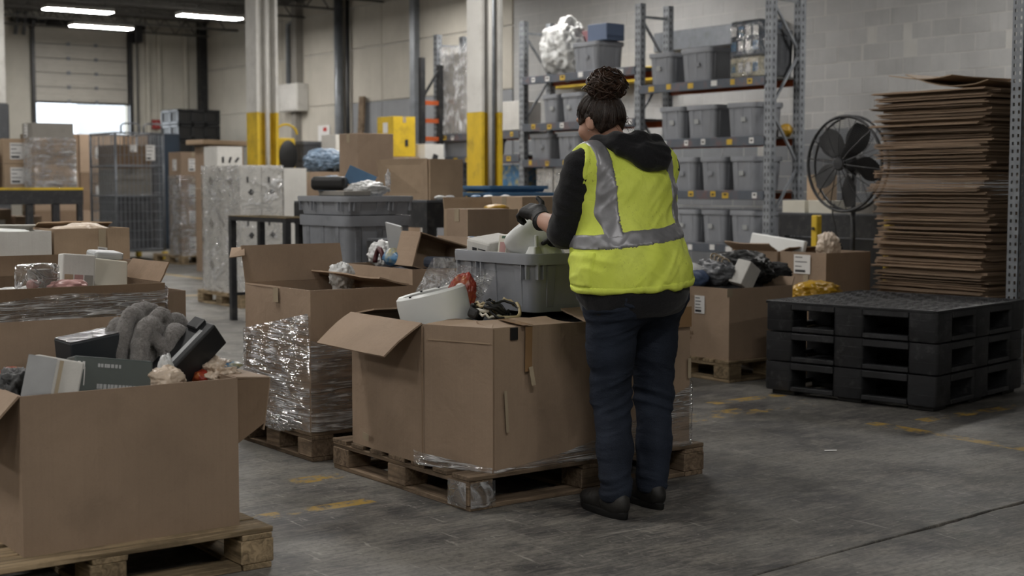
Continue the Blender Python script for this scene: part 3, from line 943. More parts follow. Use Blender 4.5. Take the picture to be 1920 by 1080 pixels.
def film_wrap(parent, poly, z0, z1, mat, seed=0.0, off=0.010, amp=0.012, res=0.02, s=(2.0, 14.0), name='stretch_film', edges=None, skirt=0.0):
    """stretch film round a footprint; z0(u), z1(u) may vary along the perimeter; edges: (first, last) perimeter fraction"""
    P = ring_pts(poly, off)
    n = len(P); seg = [(Vector(P[(i + 1) % n]) - Vector(P[i])).length for i in range(n)]
    tot = sum(seg); cum = [0]
    for q in seg: cum.append(cum[-1] + q)
    u0, u1 = edges or (0.0, 1.0)
    nu = max(8, int((u1 - u0) * tot / res)); f0 = z0 if callable(z0) else (lambda u: z0); f1 = z1 if callable(z1) else (lambda u: z1)
    hmax = max(f1(k / 20) - f0(k / 20) for k in range(21)); nv = max(5, int(hmax / res))
    cache = []
    for i in range(nu + 1):
        u = (u0 + (u1 - u0) * i / nu); s_ = (u % 1.0 if u1 < 1 or i < nu else 1.0) * tot
        k = 0
        while k < n - 1 and s_ > cum[k + 1]: k += 1
        t = (s_ - cum[k]) / seg[k]
        a, b = Vector(P[k]), Vector(P[(k + 1) % n])
        p = a.lerp(b, t); d = (b - a).normalized()
        cache.append((p, Vector((d.y, -d.x)), u, min(t, 1 - t) * seg[k]))
    pts = []
    for j in range(nv + 1):
        for (p, nr, u, e) in cache:
            pts.append((u * tot, j / nv))
    A = np.array(pts)
    zz = np.array([f0(u) + (f1(u) - f0(u)) * v for u, v in [(a / tot, b) for a, b in pts]])
    Q = np.stack([A[:, 0] * s[0], zz * s[1] + A[:, 0] * 1.5, A[:, 0] * 0 + seed], 1)
    D = amp * ridge(Q, 1.0, 3)
    D2 = 0.12 * amp * fbm(np.stack([A[:, 0] * 20, zz * 20, A[:, 0] * 0 + seed], 1), 1.0, 2)
    mb = MB()
    for q in range(len(pts)):
        p, nr, u, e = cache[q % (nu + 1)]
        k = (D[q] + D2[q] + amp * 0.6) * min(1, e / 0.05 + 0.25)
        k = max(k, -off * 0.6)
        if skirt: k += skirt * max(0, 1 - pts[q][1] * 8)
        mb.v.append((p.x + nr.x * k, p.y + nr.y * k, float(zz[q])))
    w_ = nu + 1
    for j in range(nv):
        for i in range(nu):
            mb.f.append((j * w_ + i, j * w_ + i + 1, (j + 1) * w_ + i + 1, (j + 1) * w_ + i)); mb.m.append(0)
    return mb.build(name, mat, parent, smooth=True, fixn=False)

def rrect(sx, sy, r, z, n=4):
    out = []
    for cx, cy, a0 in ((sx / 2 - r, sy / 2 - r, 0), (-sx / 2 + r, sy / 2 - r, 90), (-sx / 2 + r, -sy / 2 + r, 180), (sx / 2 - r, -sy / 2 + r, 270)):
        for k in range(n + 1):
            a = R(a0 + 90 * k / n)
            out.append((cx + r * math.cos(a), cy + r * math.sin(a), z))
    return out
_tote = {}
def tote_meshes(sx, sy, h, mat, taper=0.035, r=0.045):
    k = (sx, sy, h, mat.name)
    if k in _tote: return _tote[k]
    rim = 0.05 * (h / 0.3) ** 0.3
    rings = [rrect(sx - 2 * taper, sy - 2 * taper, r, 0.0), rrect(sx - 2 * taper + .006, sy - 2 * taper + .006, r, 0.012), rrect(sx - .03, sy - .03, r, h - .012),
             rrect(sx - .04, sy - .04, r, h - .012), rrect(sx - 2 * taper - .006, sy - 2 * taper - .006, r, 0.012)]
    body = MB().loft(rings, True, True).mesh('body', mat, smooth=0.6)
    a = r + .012
    rr_ = [rrect(sx - .028, sy - .028, r, h - rim), rrect(sx, sy, a, h - rim), rrect(sx + .004, sy + .004, a, h - rim * .3), rrect(sx, sy, a, h), rrect(sx - .034, sy - .034, r, h), rrect(sx - .036, sy - .036, r, h - rim)]
    rimm = MB().loft(rr_, False, False, loop=True).mesh('rim', mat, smooth=0.6)
    ribs = []
    for ax, L, O in ((0, sx, sy), (1, sy, sx)):
        for sgn in (-1, 1):
            for f in ((-.33, .0, .33) if L > .45 else (-.28, .28)):
                p0 = Vector((f * (L - 2 * taper), sgn * (O / 2 - taper - .001), 0.02)); p1 = Vector((f * (L - 2 * taper) * 1.03, sgn * (O / 2 - .016), h - rim))
                if ax: p0 = Vector((p0.y, p0.x, p0.z)); p1 = Vector((p1.y, p1.x, p1.z))
                w_ = 0.05
                du = Vector((w_ / 2, 0, 0)) if ax == 0 else Vector((0, w_ / 2, 0))
                ribs.append(MB().slab(p0 - du * .8, p0 + du * .8, p1 + du, p1 - du, .012).mesh('rib', mat, bevel=.003))
    fins = []
    for ax, L, O in ((0, sx, sy), (1, sy, sx)):
        for sgn in (-1, 1):
            for f in (-.42, -.36, .12, .18, .42):
                p = Vector((f * L, sgn * (O / 2 - .012), h - rim - .028))
                d = (.006, .02, .07) if ax == 0 else (.02, .006, .07)
                if ax: p = Vector((p.y, p.x, p.z))
                fins.append(MB().box(p, d).mesh('fin', mat))
    _tote[k] = (body, rimm, ribs, fins)
    return _tote[k]
def tote(label, x, y, z, sx, sy, h, mat=None, rz=0.0, group=None, fins=False, name='storage_tote', cat='tote', rot=None):
    """x, y is the tote's centre, z its underside"""
    mat = mat or M['tote']
    b = thing(name, label, cat, (x, y, z), rz, group)
    if rot: b.rotation_euler = rot
    body, rim, ribs, fs = tote_meshes(sx, sy, h, mat)
    place('body', body, b); place('rim', rim, b)
    for r_ in ribs: place('rib', r_, b)
    if fins:
        for f in fs: place('fin', f, b)
    return b

def lump(name, c, r, mat, parent=None, seed=0.0, amp=0.18, freq=1.8, rot=None, sub=4, squash=None, smooth=True, ridged=0.0):
    """crumpled soft thing: an icosphere pushed about by noise; squash flattens the underside"""
    if ridged: sub = max(sub, 5)
    bm = bmesh.new(); bmesh.ops.create_icosphere(bm, subdivisions=sub, radius=1.0)
    P = np.array([v.co[:] for v in bm.verts])
    D = 1 + amp * fbm(P + seed * 3.7, freq, 4)
    if ridged: D = D + ridged * ridge(P + seed, freq * 1.4, 3) + ridged * .6 * ridge(P * 1.3 + seed * 2, freq * 3.6, 2) + ridged * .25 * ridge(P + seed, freq * 8.0, 2)
    Q = P * D[:, None] * np.array(r)
    if squash is not None: Q[:, 2] = np.maximum(Q[:, 2], -squash)
    m = rot if rot is not None else Matrix.Identity(3)
    for v, q in zip(bm.verts, Q): v.co = m @ Vector(q) + Vector(c)
    me = bpy.data.meshes.new(name); bm.to_mesh(me); bm.free()
    me.materials.append(mat)
    if smooth: me.polygons.foreach_set('use_smooth', [True] * len(me.polygons))
    return link(bpy.data.objects.new(name, me), parent)

def soft(name, label, cat, loc, r, mat, group=None, **k):
    o = lump(name, (0, 0, 0), r, mat, None, **k); o.location = loc
    return tag(o, label, cat, group)

def slabthing(name, label, cat, c, d, mat, rot=(0, 0, 0), bevel=0.006, group=None, extra=None):
    """a product box or appliance body standing at an angle: centre, size, euler"""
    b = thing(name, label, cat, c, 0, group); b.rotation_euler = rot
    MB().box((0, 0, 0), d).build('body', mat, b, bevel=bevel, seg=2)
    if extra: extra(b)
    return b
# ================================================================== FRONT LEFT: open box on a pallet
pallet('pale wooden pallet under the nearest open box at the left front', 1.02, 4.325, 1.14, 0.98)
K = M['kraft']
fb = open_box('cardboard_box', 'large brown open box nearest the camera at left, full of returned goods', 1.345, 4.41, 0.14, rect(0.73, 0.66), 0.505, K,
              flaps=[(3, 0.22, 138, .02, .02), (2, 0.17, 6, .0, .0)], amp=0.004)
MB().slab((.735, .02, .503), (.865, .03, .492), (.86, .58, .496), (.735, .60, .503), .006).build('flap', K, fb)
MB().slab((.866, .03, .49), (.845, .04, .31), (.85, .56, .30), (.862, .58, .49), .006).build('flap_fold', K, fb)
MB().slab((.736, .028, .50), (.736, .022, .275), (.845, .036, .335), (.862, .028, .488), .005).build('torn_side_panel', M['kraft_dark'], fb)
# contents (z of the rim 0.645)
lump('filler', (1.70, 4.74, 0.54), (0.27, 0.22, 0.08), M['black_cloth'], None, 2.0, 0.25, 3.0)
tag(bpy.data.objects['filler'], 'dark heap of cloth goods filling the nearest open box', 'cloth'); bpy.data.objects['filler'].name = 'cloth_heap'
def silver_box(b):
    strip(b, 'seam_tape', (0.002, -0.052, 0.07), (0.002, -0.052, -0.07), .012, M['clear_tape'], (0, -1, 0))
    MB().box((-0.058, -0.0515, 0), (0.09, .001, .145)).build('foil_panel', pmat('silver_foil', '#b9bcc2', 0.22, 0.7, var=0.15), b)
slabthing('product_box', 'white and silver carton leaning in the nearest open box', 'box', (1.485, 4.52, 0.665), (0.150, 0.10, 0.155), M['white_card'], (R(-8), R(14), R(-6)), extra=silver_box)
m_olive = pmat('olive_print_box', '#4b5250', 0.3, var=0.08)
def grey_print(b):
    rr = random.Random(4)
    for zz, n_, hh in ((0.058, 7, .012), (-0.01, 15, .016)):
        mb = MB(); xx = -0.05
        for _ in range(n_):
            w_ = rr.uniform(.006, .011)
            mb.box((xx, -0.0515, zz), (w_, .001, hh)); mb.box((xx, -0.0518, zz + rr.uniform(-.003, .003)), (w_ * .4, .0012, hh * .3)); xx += w_ + .003
        tag(mb.build('faded_print', M['grey_plastic'], b), kind='stuff')
    mb = MB()
    for xx in (-.115, -.10):
        mb.box((xx, -0.0515, .055), (.008, .001, .025)); mb.box((xx + .004, -0.0515, .02), (.003, .001, .06))
    mb.build('icon_print', M['label'], b)
    MB().box((.03, -.0515, -.062), (.12, .001, .03)).build('blue_print', M['blue_plastic'], b)
slabthing('product_box', 'dark grey-green printed box beside the white and silver carton', 'box', (1.672, 4.535, 0.640), (0.26, 0.10, 0.17), m_olive, (R(-10), R(8), R(-4)), extra=grey_print)
m_dark = pmat('dark_box', '#2c3034', 0.35, var=0.1)
def foil_top(b):
    MB().box((0, 0, 0.0512), (0.185, .115, .0015)).build('foil_top', pmat('crumpled_foil', '#c2c1c4', 0.2, 0.8, var=0.3, scale=18, bump=0.6, bscale=18, bdist=.01), b)
slabthing('product_box', 'charcoal box with crumpled foil top behind the printed box', 'box', (1.69, 4.76, 0.735), (0.19, 0.12, 0.10), m_dark, (R(4), R(-7), R(8)), extra=foil_top)
def dvd(b):
    strip(b, 'print_strip', (-0.085, -0.02, 0.045), (0.085, -0.02, 0.045), .018, M['grey_plastic'], (0, 0, 1))
    MB().box((0.10, 0.02, 0.052), (.05, .055, .018)).build('latch', M['black_plastic'], b, bevel=.004)
    MB().box((0, -.05, 0), (.21, .001, .07)).build('front_panel', M['black_plastic'], b)
slabthing('electronic_case', 'black rectangular electronics case tipped up in the nearest open box', 'case', (2.0, 4.65, 0.705), (0.25, 0.11, 0.095), M['black_plastic'], (R(12), R(-40), R(6)), extra=dvd)
for i, (dx, dy, dz, sc_) in enumerate(((0, 0, 0, 1), (.045, .03, -.03, .8))):
    soft('poly_bag', 'cream poly bag crumpled at the front edge of the nearest open box' if i == 0 else 'translucent plastic spout poking from the nearest open box', 'bag',
         (1.855 + dx * .3, 4.50 + dy, 0.645 + dz + i * .05), (0.065, 0.05, 0.045) if i == 0 else (.026, .022, .06), M['bag_cream'] if i == 0 else M['bag_white'], seed=3 + i, amp=.3, freq=2.2, ridged=.12, sub=4)
soft('black_bag', 'shiny black bag heaped in the left corner of the nearest open box', 'bag', (1.405, 4.66, 0.625), (0.06, 0.09, 0.07), M['rubber'], seed=5, amp=.35, freq=2.6, ridged=.15)
soft('red_packet', 'small red packet behind the black case in the nearest open box', 'packet', (2.03, 4.60, 0.625), (0.03, 0.04, 0.03), M['red'], seed=6, amp=.3, freq=2.4)
soft('red_packet', 'dark red packet in the left corner of the nearest open box', 'packet', (1.44, 4.80, 0.66), (0.05, 0.05, 0.03), M['red'], seed=8, amp=.3, freq=2.4)
soft('tissue', 'crumpled white tissue behind the black electronics case', 'tissue', (2.085, 4.75, 0.72), (0.035, 0.05, 0.07), M['bag_white'], seed=9, amp=.35, freq=3.0, ridged=.2)
soft('packing_paper', 'tan crumpled packing paper at the right rim of the nearest open box', 'paper', (2.09, 4.62, 0.635), (0.06, 0.09, 0.05), M['bag_cream'], seed=10, amp=.35, freq=2.8, ridged=.2)
soft('blue_packet', 'teal plastic packet at the right rim of the nearest open box', 'packet', (2.125, 4.58, 0.665), (0.045, 0.035, 0.014), M['multi_blue'], seed=11, amp=.3, freq=2.4)

# plush grey blanket: thick bent folds grown into one surface
def blanket():
    c = Vector((1.885, 4.80, 0.665))
    s_ = SDF((-.20, -.19, -.12), (.27, .16, .27), 0.004)
    def fold(pts, r0, r1):
        n = len(pts)
        s_.chain(pts, [r0 + (r1 - r0) * k / (n - 1) for k in range(n)], 0.005)
    def arch(x0, x1, xp, zp, y0, y1, r0, r1, zb=-.07):
        pts = []
        for i in range(11):
            u = i / 10; w_ = math.sin(PI * u)
            x_ = (1 - u) ** 2 * x0 + 2 * u * (1 - u) * (2 * xp - (x0 + x1) / 2) + u * u * x1
            pts.append((x_, y0 + (y1 - y0) * u - .03 * w_, zb + (zp - zb) * w_ ** .62))
        fold(pts, r0, r1)
    # bands of thick cloth falling from one ridge
    arch(-.13, .02, -.085, .150, -.03, .04, .024, .026)
    arch(-.105, .06, -.045, .185, -.07, .02, .026, .026)
    arch(-.055, .10, .0, .150, -.11, -.03, .030, .028)
    arch(-.01, .15, .055, .185, -.07, .02, .026, .024)
    arch(.045, .175, .09, .120, -.11, -.03, .028, .022)
    arch(.02, .215, .125, .150, -.03, .05, .028, .022)
    arch(-.09, .17, .03, .195, .03, .08, .032, .028)
    fold([(-.02, -.10, .13), (.03, -.115, .08), (.075, -.12, .03), (.10, -.12, -.02)], .022, .024)
    s_.ell((.03, .0, .05), (.125, .085, .115), .014)
    t = NT('grey_plush')
    v = t.coord('Object', rnd=False)
    n = t.noise(v, 130, 5, 0.7, 1.0)
    n2 = t.noise(v, 14, 3, 0.6)
    c_ = t.ramp(n, 0.3, 0.72, lin('#6d6967'), lin('#aaa5a1'))
    c_ = t.mix(t.math('MULTIPLY', t.ramp(n2, .4, .7), .3), c_, lin('#5d5a58'))
    m = t.done(t.bsdf(c_, 0.95, 0, t.bump(t.math('ADD', n, t.noise(v, 60, 3)), 0.9, 0.008), Sheen_Weight=0.4, Specular_IOR_Level=0.1))
    o = s_.build('plush_blanket', m, None, disp=lambda V: 0.002 * fbm(V, 150, 2) + 0.004 * fbm(V, 40, 3) + 0.010 * fbm(V, 14, 2))
    o.location = c
    me = o.data; rr = random.Random(3); fz = MB()
    for _ in range(14000):
        p = me.polygons[rr.randrange(len(me.polygons))]; q = p.center; n_ = p.normal
        d = (n_ + Vector((rr.uniform(-.7, .7), rr.uniform(-.7, .7), rr.uniform(-.9, .4)))).normalized() * rr.uniform(.004, .010)
        w_ = n_.orthogonal().normalized() * .0009
        fz.add([q - w_, q + w_, q + d], [(0, 1, 2)])
    tag(fz.build('fuzz', m, o, fixn=False), kind='stuff')
    tag(o, 'fuzzy grey plush blanket heaped in the nearest open box', 'blanket')
blanket()

# ================================================================== LEFT: film-wrapped open box behind it
pallet('wooden pallet under the film-wrapped box at the left edge', 1.35, 6.12, 1.22, 1.02)
b2 = open_box('cardboard_box', 'brown film-wrapped open box behind the nearest box at the left edge', 1.42, 6.17, 0.14, rect(1.13, 0.90), 0.71, M['kraft_dark'],
              flaps=[(2, 0.10, 3, 0, 0, 0.115, 1.0), (1, 0.10, 28, 0.0, 0.05, .05, 0.6)])
film_wrap(b2, rect(1.13, 0.90), 0.0, lambda u: 0.71 - 0.03 * math.sin(u * 30) - 0.06 * (u < 0.3) * math.sin(u * 11) ** 2, M['film'], 3.0, amp=0.014, s=(5, 8), edges=(0, 1))
b2b = open_box('cardboard_box', 'flattened brown carton corner sticking out behind the film-wrapped box', 2.605, 6.30, 0.14, rect(0.10, 0.5), 0.66, M['kraft'], amp=0.01)
soft('packing_paper', 'white crumpled packing paper filling the film-wrapped box', 'paper', (2.02, 6.55, 0.745), (0.42, 0.30, 0.075), M['bag_white'], seed=15, amp=.35, freq=4.0, ridged=.15)
b = thing('clamshell_pack', 'clear plastic clamshell pack standing in the film-wrapped box', 'pack', (2.02, 6.33, 0.885)); b.rotation_euler = (0, 0, R(20))
MB().box((0, 0, 0), (.17, .12, .125)).build('shell', M['film_heavy'], b, bevel=.02, seg=2)
MB().box((0.03, 0.02, -.01), (.09, .06, .09)).build('insert_card', M['grey_card'], b)
MB().box((-.04, -.02, -.03), (.05, .05, .05)).build('toy', M['pink'], b, bevel=.02, seg=3)
def photos(b):
    mb = MB(); 
    for i, mm in enumerate(('kraft_light', 'pink', 'grey_card')):
        MB().box((-.045 + i * .046, -.0405, -.045), (.04, .001, .06)).build('picture_print', M[mm], b)
slabthing('product_box', 'white carton with small picture prints standing in the film-wrapped box', 'box', (2.255, 6.50, 0.895), (0.15, 0.08, 0.16), M['white_card'], (R(-4), R(5), R(-2)), extra=photos)
slabthing('product_box', 'plain off-white carton beside the picture-print carton', 'box', (2.415, 6.56, 0.87), (0.17, 0.12, 0.13), M['ivory_plastic'], (R(-12), R(8), R(6)))
slabthing('appliance_tray', 'silver tray lying across the off-white carton', 'tray', (2.43, 6.60, 0.965), (0.15, 0.10, 0.035), M['grey_plastic'], (R(6), R(4), R(6)), bevel=.012)
soft('pink_packet', 'pink plastic packet among white paper in the film-wrapped box', 'packet', (2.15, 6.31, 0.845), (0.085, 0.05, 0.028), M['pink'], seed=17, amp=.3, freq=2.4)
slabthing('crushed_carton', 'crushed brown carton corner at the right of the film-wrapped box', 'box', (2.50, 6.78, 0.86), (0.20, 0.16, 0.13), M['kraft'], (R(10), R(14), R(25)))

# behind: white and brown cartons on another gaylord box
pallet('wooden pallet under the far left gaylord box', 1.72, 7.68, 1.3, 1.0)
b3 = open_box('cardboard_box', 'closed-up brown gaylord box carrying the white and brown cartons', 1.75, 7.70, 0.14, rect(1.26, 0.94), 0.735, M['kraft'])
MB().span((0.01, 0.01, 0.72), (1.25, 0.93, 0.735)).build('top_flap', M['kraft'], b3)
b4 = open_box('cardboard_box', 'brown open carton with torn white label beside the white carton', 2.565, 7.73, 0.88, rect(0.425, 0.36), 0.175, M['kraft_light'], flaps=[(2, .1, -70, 0, 0)])
strip(b4, 'tape', (0.265, -0.006, 0.17), (0.265, -0.006, 0.06), .04, M['clear_tape'], (0, -1, 0))
sheet_label(b4, (0.265, -0.008, 0.035), (1, 0, -.15), (0, 0, 1), .055, .07, name='torn_label', lines=2)
soft('packing_paper', 'pink-white paper showing over the rim of the brown open carton', 'paper', (2.77, 7.9, 1.03), (0.17, 0.12, 0.05), M['bag_cream'], seed=21, amp=.3, freq=3)
b5 = open_box('cardboard_box', 'white open carton with tan tape stripe at the left edge', 1.98, 7.73, 0.88, rect(0.57, 0.36), 0.165, M['white_card'], flaps=[(2, .1, -70, 0, 0)])
strip(b5, 'tape', (0.21, -0.004, 0.0), (0.21, -0.004, 0.165), .055, M['tape'], (0, -1, 0))
slabthing('foam_block', 'white pointed foam block sticking up from the white carton', 'foam', (2.155, 7.88, 1.06), (.13, .05, .14), M['white_plastic'], (0, R(28), 0), bevel=.02)
slabthing('foam_block', 'flat white foam sheet lying in the white carton', 'foam', (2.38, 7.90, 1.035), (.22, .16, .03), M['white_plastic'], (R(5), R(4), 0), bevel=.01)
# ================================================================== CENTRE: wrapped box on a pallet (left of centre)
pallet('dark weathered wooden pallet under the film-wrapped box left of centre', 3.13, 5.865, 0.95, 0.80, old=True)
P9 = rect(0.57, 0.69)
b9 = open_box('cardboard_box', 'brown box with raised back flap, lower half wrapped in clear film', 3.14, 5.88, 0.14, P9, 0.665, K,
              flaps=[(2, 0.19, 14, .0, .0), (3, .20, -97, .0, .03, 0.02, .55, -8), (0, .18, -98, .02, .02, .0, .6, -4), (1, .2, -75, 0, 0)])
MB().slab((0.0, .69, .80), (-.07, .72, .79), (-.02, .80, .835), (0.02, .735, .84), .006).build('bent_corner', K, b9)
strip(b9, 'tape', (-.007, .335, .66), (-.007, .335, .59), .05, M['clear_tape'], (-1, 0, 0))
def z9(u):                                  # film top edge: falls from the back left corner to the front one
    return 0.40 if u < .02 else (0.40 - 0.02 * math.sin(u * 25) if u < .3 else 0.46)
film_wrap(b9, P9, 0.0, lambda u: (0.43 - 0.13 * min(1, u / .22) if u < .27 else 0.34) if u < .72 else 0.43 + 0.13 * ((u - .72) / .28) * (1 if u < 1 else 0), M['film'], 2.0, amp=0.014, s=(3, 20), res=.011)
soft('film_tail', 'loose tail of clear film hanging below the wrapped box', 'film', (3.10, 6.22, 0.155), (.015, .16, .03), M['film_heavy'], seed=4, amp=.4, freq=3, ridged=.3)
for k in range(2):
    pass
soft('poly_bag', 'white poly bag standing at the back of the wrapped box', 'bag', (3.60, 6.40, 0.82), (.06, .05, .075), M['bag_white'], seed=24, amp=.3, freq=2, ridged=.15)
soft('packing_paper', 'brown paper filling under the flaps of the wrapped box', 'paper', (3.42, 6.2, 0.68), (.2, .24, .06), M['kraft_dark'], seed=25, amp=.3, freq=3)

# box behind it with toys, an upturned carton and a dark cloth
pallet('wooden pallet under the box of toys behind the wrapped box', 3.93, 6.27, 0.8, 0.80, old=True)
P10 = rect(0.60, 0.74)
b10 = open_box('cardboard_box', 'brown open box of toys standing between the wrapped box and the grey bin', 3.956, 6.285, 0.14, P10, 0.715, M['kraft'], flaps=[(1, .15, 20, 0, 0)])
strip(b10, 'tape', (-.008, .45, .64), (-.008, .02, .64), .004, M['kraft_dark'], (-1, 0, 0))
soft('filler', 'mixed dark goods filling the box of toys', 'cloth', (4.25, 6.65, 0.76), (.26, .33, .08), M['navy'], seed=26, amp=.3, freq=3); bpy.data.objects['filler'].name = 'cloth_heap'
soft('toy_bag', 'bright blue and yellow printed toy bag in the box of toys', 'bag', (4.055, 6.64, 0.90), (.045, .085, .05), M['multi_blue'], seed=27, amp=.25, freq=2)
th = MB().tube([(4.035 + .006 * math.sin(a * 2), 6.75 + .045 * math.cos(a), .885 + .06 * math.sin(a)) for a in np.linspace(-.3, PI, 14)], .014, 8).build('toy_hoop', pmat('maroon_plastic', '#4a2326', .4), None, smooth=True)
tag(th, 'dark maroon curved hoop beside the printed toy bag', 'toy')
soft('poly_bag', 'white poly bag behind the printed toy bag', 'bag', (4.16, 6.92, 0.90), (.07, .09, .07), M['bag_white'], seed=28, amp=.3, freq=2.2, ridged=.15)
oc = open_box('cardboard_box', 'brown carton tipped on its side in the box of toys', 4.075, 6.50, 0.835, rect(0.30, 0.19), 0.22, M['kraft'], amp=.003)
oc.rotation_euler = (R(90), R(16), R(-4)); oc.location = (4.03, 6.60, 0.865)
slabthing('clear_lid', 'clear plastic lid standing behind the tipped carton', 'lid', (4.10, 6.68, 0.985), (.012, .16, .20), M['grey_plastic'], (R(8), R(-14), 0), bevel=.004)
slabthing('cloth_bundle', 'folded navy cloth in a clear bag in the box of toys', 'cloth', (4.15, 6.315, 0.885), (.18, .09, .06), M['navy'], (0, R(3), R(8)), bevel=.02)
strip(bpy.data.objects['cloth_bundle'], 'bag_film', (-.09, -.047, .0), (.09, -.047, .0), .055, M['bag_clear'], (0, -1, 0))

# ================================================================== CENTRE: main pallet, the box being sorted, the grey tote
pm = pallet('worn wooden pallet under the box the worker is sorting', 3.15, 4.595, 1.285, 1.10, old=True)
PM = [(0.02, 0.94), (0.0, 0.31), (0.135, 0.01), (1.21, 0.01), (1.21, 0.94)]
PM = PM[::1]
# CCW order
PMc = [(0.135, 0.01), (1.21, 0.01), (1.21, 0.94), (0.02, 0.94), (0.0, 0.31)]
bx = open_box('gaylord_box', 'big brown box on the main pallet with one flap folded out', 3.145, 4.60, 0.14, PMc, 0.585, K,
              flaps=[(3, 0.215, 118, .01, .01, .0, .98, 8), (4, .20, -84, .02, .10, 0, .98, -4), (0, .16, -92, .03, .04, .0, .40, 8), (0, .22, -84, .02, .02, .46, .97, 4), (2, .2, -80, 0, 0), (1, .22, -60, .02, .02)], amp=0.005)
E1 = Vector((1, 0, 0))
strip(bx, 'tape', (.30, -.004, .585), (.30, .000, .40), .035, M['tape'], (0, -1, 0), lift=.006)
strip(bx, 'tape', (.29, -.02, .589), (.29, .16, .60), .05, M['tape'], (0, 0, 1))
strip(bx, 'tape_shred', (.305, -.006, .42), (.31, -.02, .345), .02, M['clear_tape'], (0, -1, 0), lift=.010)
strip(bx, 'tear', (.185, .0, .33), (.197, .0, .16), .013, M['clear_tape'], (0, -1, 0), lift=.006)
MB().box((.235, .004, .557), (.035, .006, .05)).build('torn_hole', M['rubber'], bx)
strip(bx, 'label_scrap', (.0, .80, .055), (.0, .75, .05), .03, M['clear_tape'], (-1, 0, 0), lift=.008)
strip(bx, 'seam', (-.006, .312, .0), (-.006, .312, .58), .006, M['kraft_dark'], (-1, -.4, 0), lift=.004)
strip(bx, 'crease', (.006, .285, .525), (.128, .018, .522), .005, M['kraft_light'], (-.9, -.42, 0), lift=.003)
strip(bx, 'seam', (.137, .008, .0), (.137, .008, .58), .004, M['kraft_dark'], (-.4, -1, 0), lift=.004)
strip(bx, 'packing_tape', (.62, -.004, .575), (1.20, -.004, .575), .09, M['tape'], (0, -1, 0), lift=.005)
strip(bx, 'label_scrap', (1.195, .001, .39), (1.195, .001, .30), .018, M['clear_tape'], (0, -1, 0), lift=.006)
# film pulled diagonally round the lower right
def zm0(u): return 0.0
film_wrap(bx, PMc, 0.0, lambda u: 0.012 + 0.27 * (u / .259) ** 1.8 if u < .259 else (0.30 if u < .58 else .16 * (1 - u) / .42 * .6 + .01), M['film'], 6.0, amp=0.008, s=(3, 22), res=.016, edges=(0, .62))
film_wrap(bx, PMc, 0.0, lambda u: 0.06 - .04 * (u - .9) / .1 if u > .9 else .05, M['film'], 8.0, amp=0.006, s=(6, 14), res=.012, edges=(.905, .999), name='film_scrap')
strip(pm, 'film_scrap', (-.003, .075, .115), (-.003, .075, .012), .13, M['film_heavy'], (-1, 0, 0), lift=.004)
strip(pm, 'film_scrap', (.065, -.003, .115), (.065, -.003, .012), .12, M['film_heavy'], (0, -1, 0), lift=.004)

# goods in the main box
wc = thing('round_appliance', 'white round hollow appliance housing tilted in the main box', 'appliance', (3.345, 5.115, 0.71)); wc.rotation_mode = 'QUATERNION'; wc.rotation_quaternion = Matrix.Rotation(R(-13), 3, Vector((math.sin(YAW), math.cos(YAW), 0))).to_quaternion()
MB().lathe([(.128, .13), (.128, .02), (.151, -.08), (.155, .10), (.152, .125), (.140, .136), (.128, .13)], 40).build('housing', M['white_plastic'], wc, smooth=0.7)
MB().lathe([(.001, .085), (.120, .085), (.128, .095), (.128, .075), (.001, .07)], 32).build('recessed_disc', M['black_plastic'], wc, smooth=0.7)
for a_ in (40, 75, 200):
    MB().box((.138 * math.cos(R(a_)), .138 * math.sin(R(a_)), .134), (.016, .010, .006), rotm(0, 0, R(a_))).build('clip', M['black_plastic'], wc)
sp = thing('bubble_wrap_bag', 'clear bubble-wrap bag standing behind the white round housing', 'bag', (3.43, 5.26, 0.70)); sp.rotation_euler = (R(6), R(10), R(-52))
def bw(o_):
    def fn(u, v):
        x_ = (u - .5) * .30; z_ = v * .27
        w_ = .022 * math.sin(PI * u) * math.sin(PI * min(1, v * 1.1 + .05)) * o_
        return (x_ + .10 * v, w_ + .012 * nz1(u * 4, v * 4, 3, 1.5), z_)
    return fn
MB().grid(28, 24, bw(1)).grid(28, 24, bw(-1)).build('film', M['bubble'], sp, smooth=True, fixn=False)
MB().box((.06, 0, .10), (.15, .012, .14), rotm(0, R(20), 0)).build('grey_insert', M['grey_plastic'], sp)
rb = lump('red_bag', (0, 0, 0), (.030, .058, .095), M['red'], None, 31, .22, 1.8, ridged=.10); rb.location = (3.475, 5.12, 0.815); rb.rotation_euler = (R(10), R(10), R(50))
tag(rb, 'red and gold printed foil bag leaning on the grey tote', 'bag')
# cable coil
cb = thing('cable_coil', 'tangled coil of black and tan cables beside the grey tote', 'cable', (3.475, 4.85, 0.735)); cb.scale = (1.35, 1.35, 1.5)
rr = random.Random(5)
for k in range(11):
    a0 = rr.uniform(0, 2 * PI); r0 = rr.uniform(.035, .062); tl = Vector((rr.uniform(-.7, .7), rr.uniform(-.9, .2), 1)).normalized()
    q = tl.to_track_quat('Z', 'Y')
    cx, cy = rr.uniform(-.025, .03), rr.uniform(-.03, .05)
    pts = [Vector((cx, cy, .012 + rr.uniform(0, .012))) + q @ Vector((r0 * math.cos(a), r0 * 1.1 * math.sin(a), 0)) for a in np.linspace(a0, a0 + 5.6, 22)]
    pts = [Vector((p.x, p.y, max(.004, p.z))) for p in pts]
    MB().tube(pts, .0042 if k % 3 else .006, 6).build('cable', M['cable_tan'] if k % 4 == 1 else (M['ivory_plastic'] if k % 4 == 3 else M['rubber']), cb, smooth=True)
MB().box((-.05, .045, .012), (.06, .035, .03), rotm(.3, .2, .5)).build('plug', M['rubber'], cb, bevel=.008, seg=2)
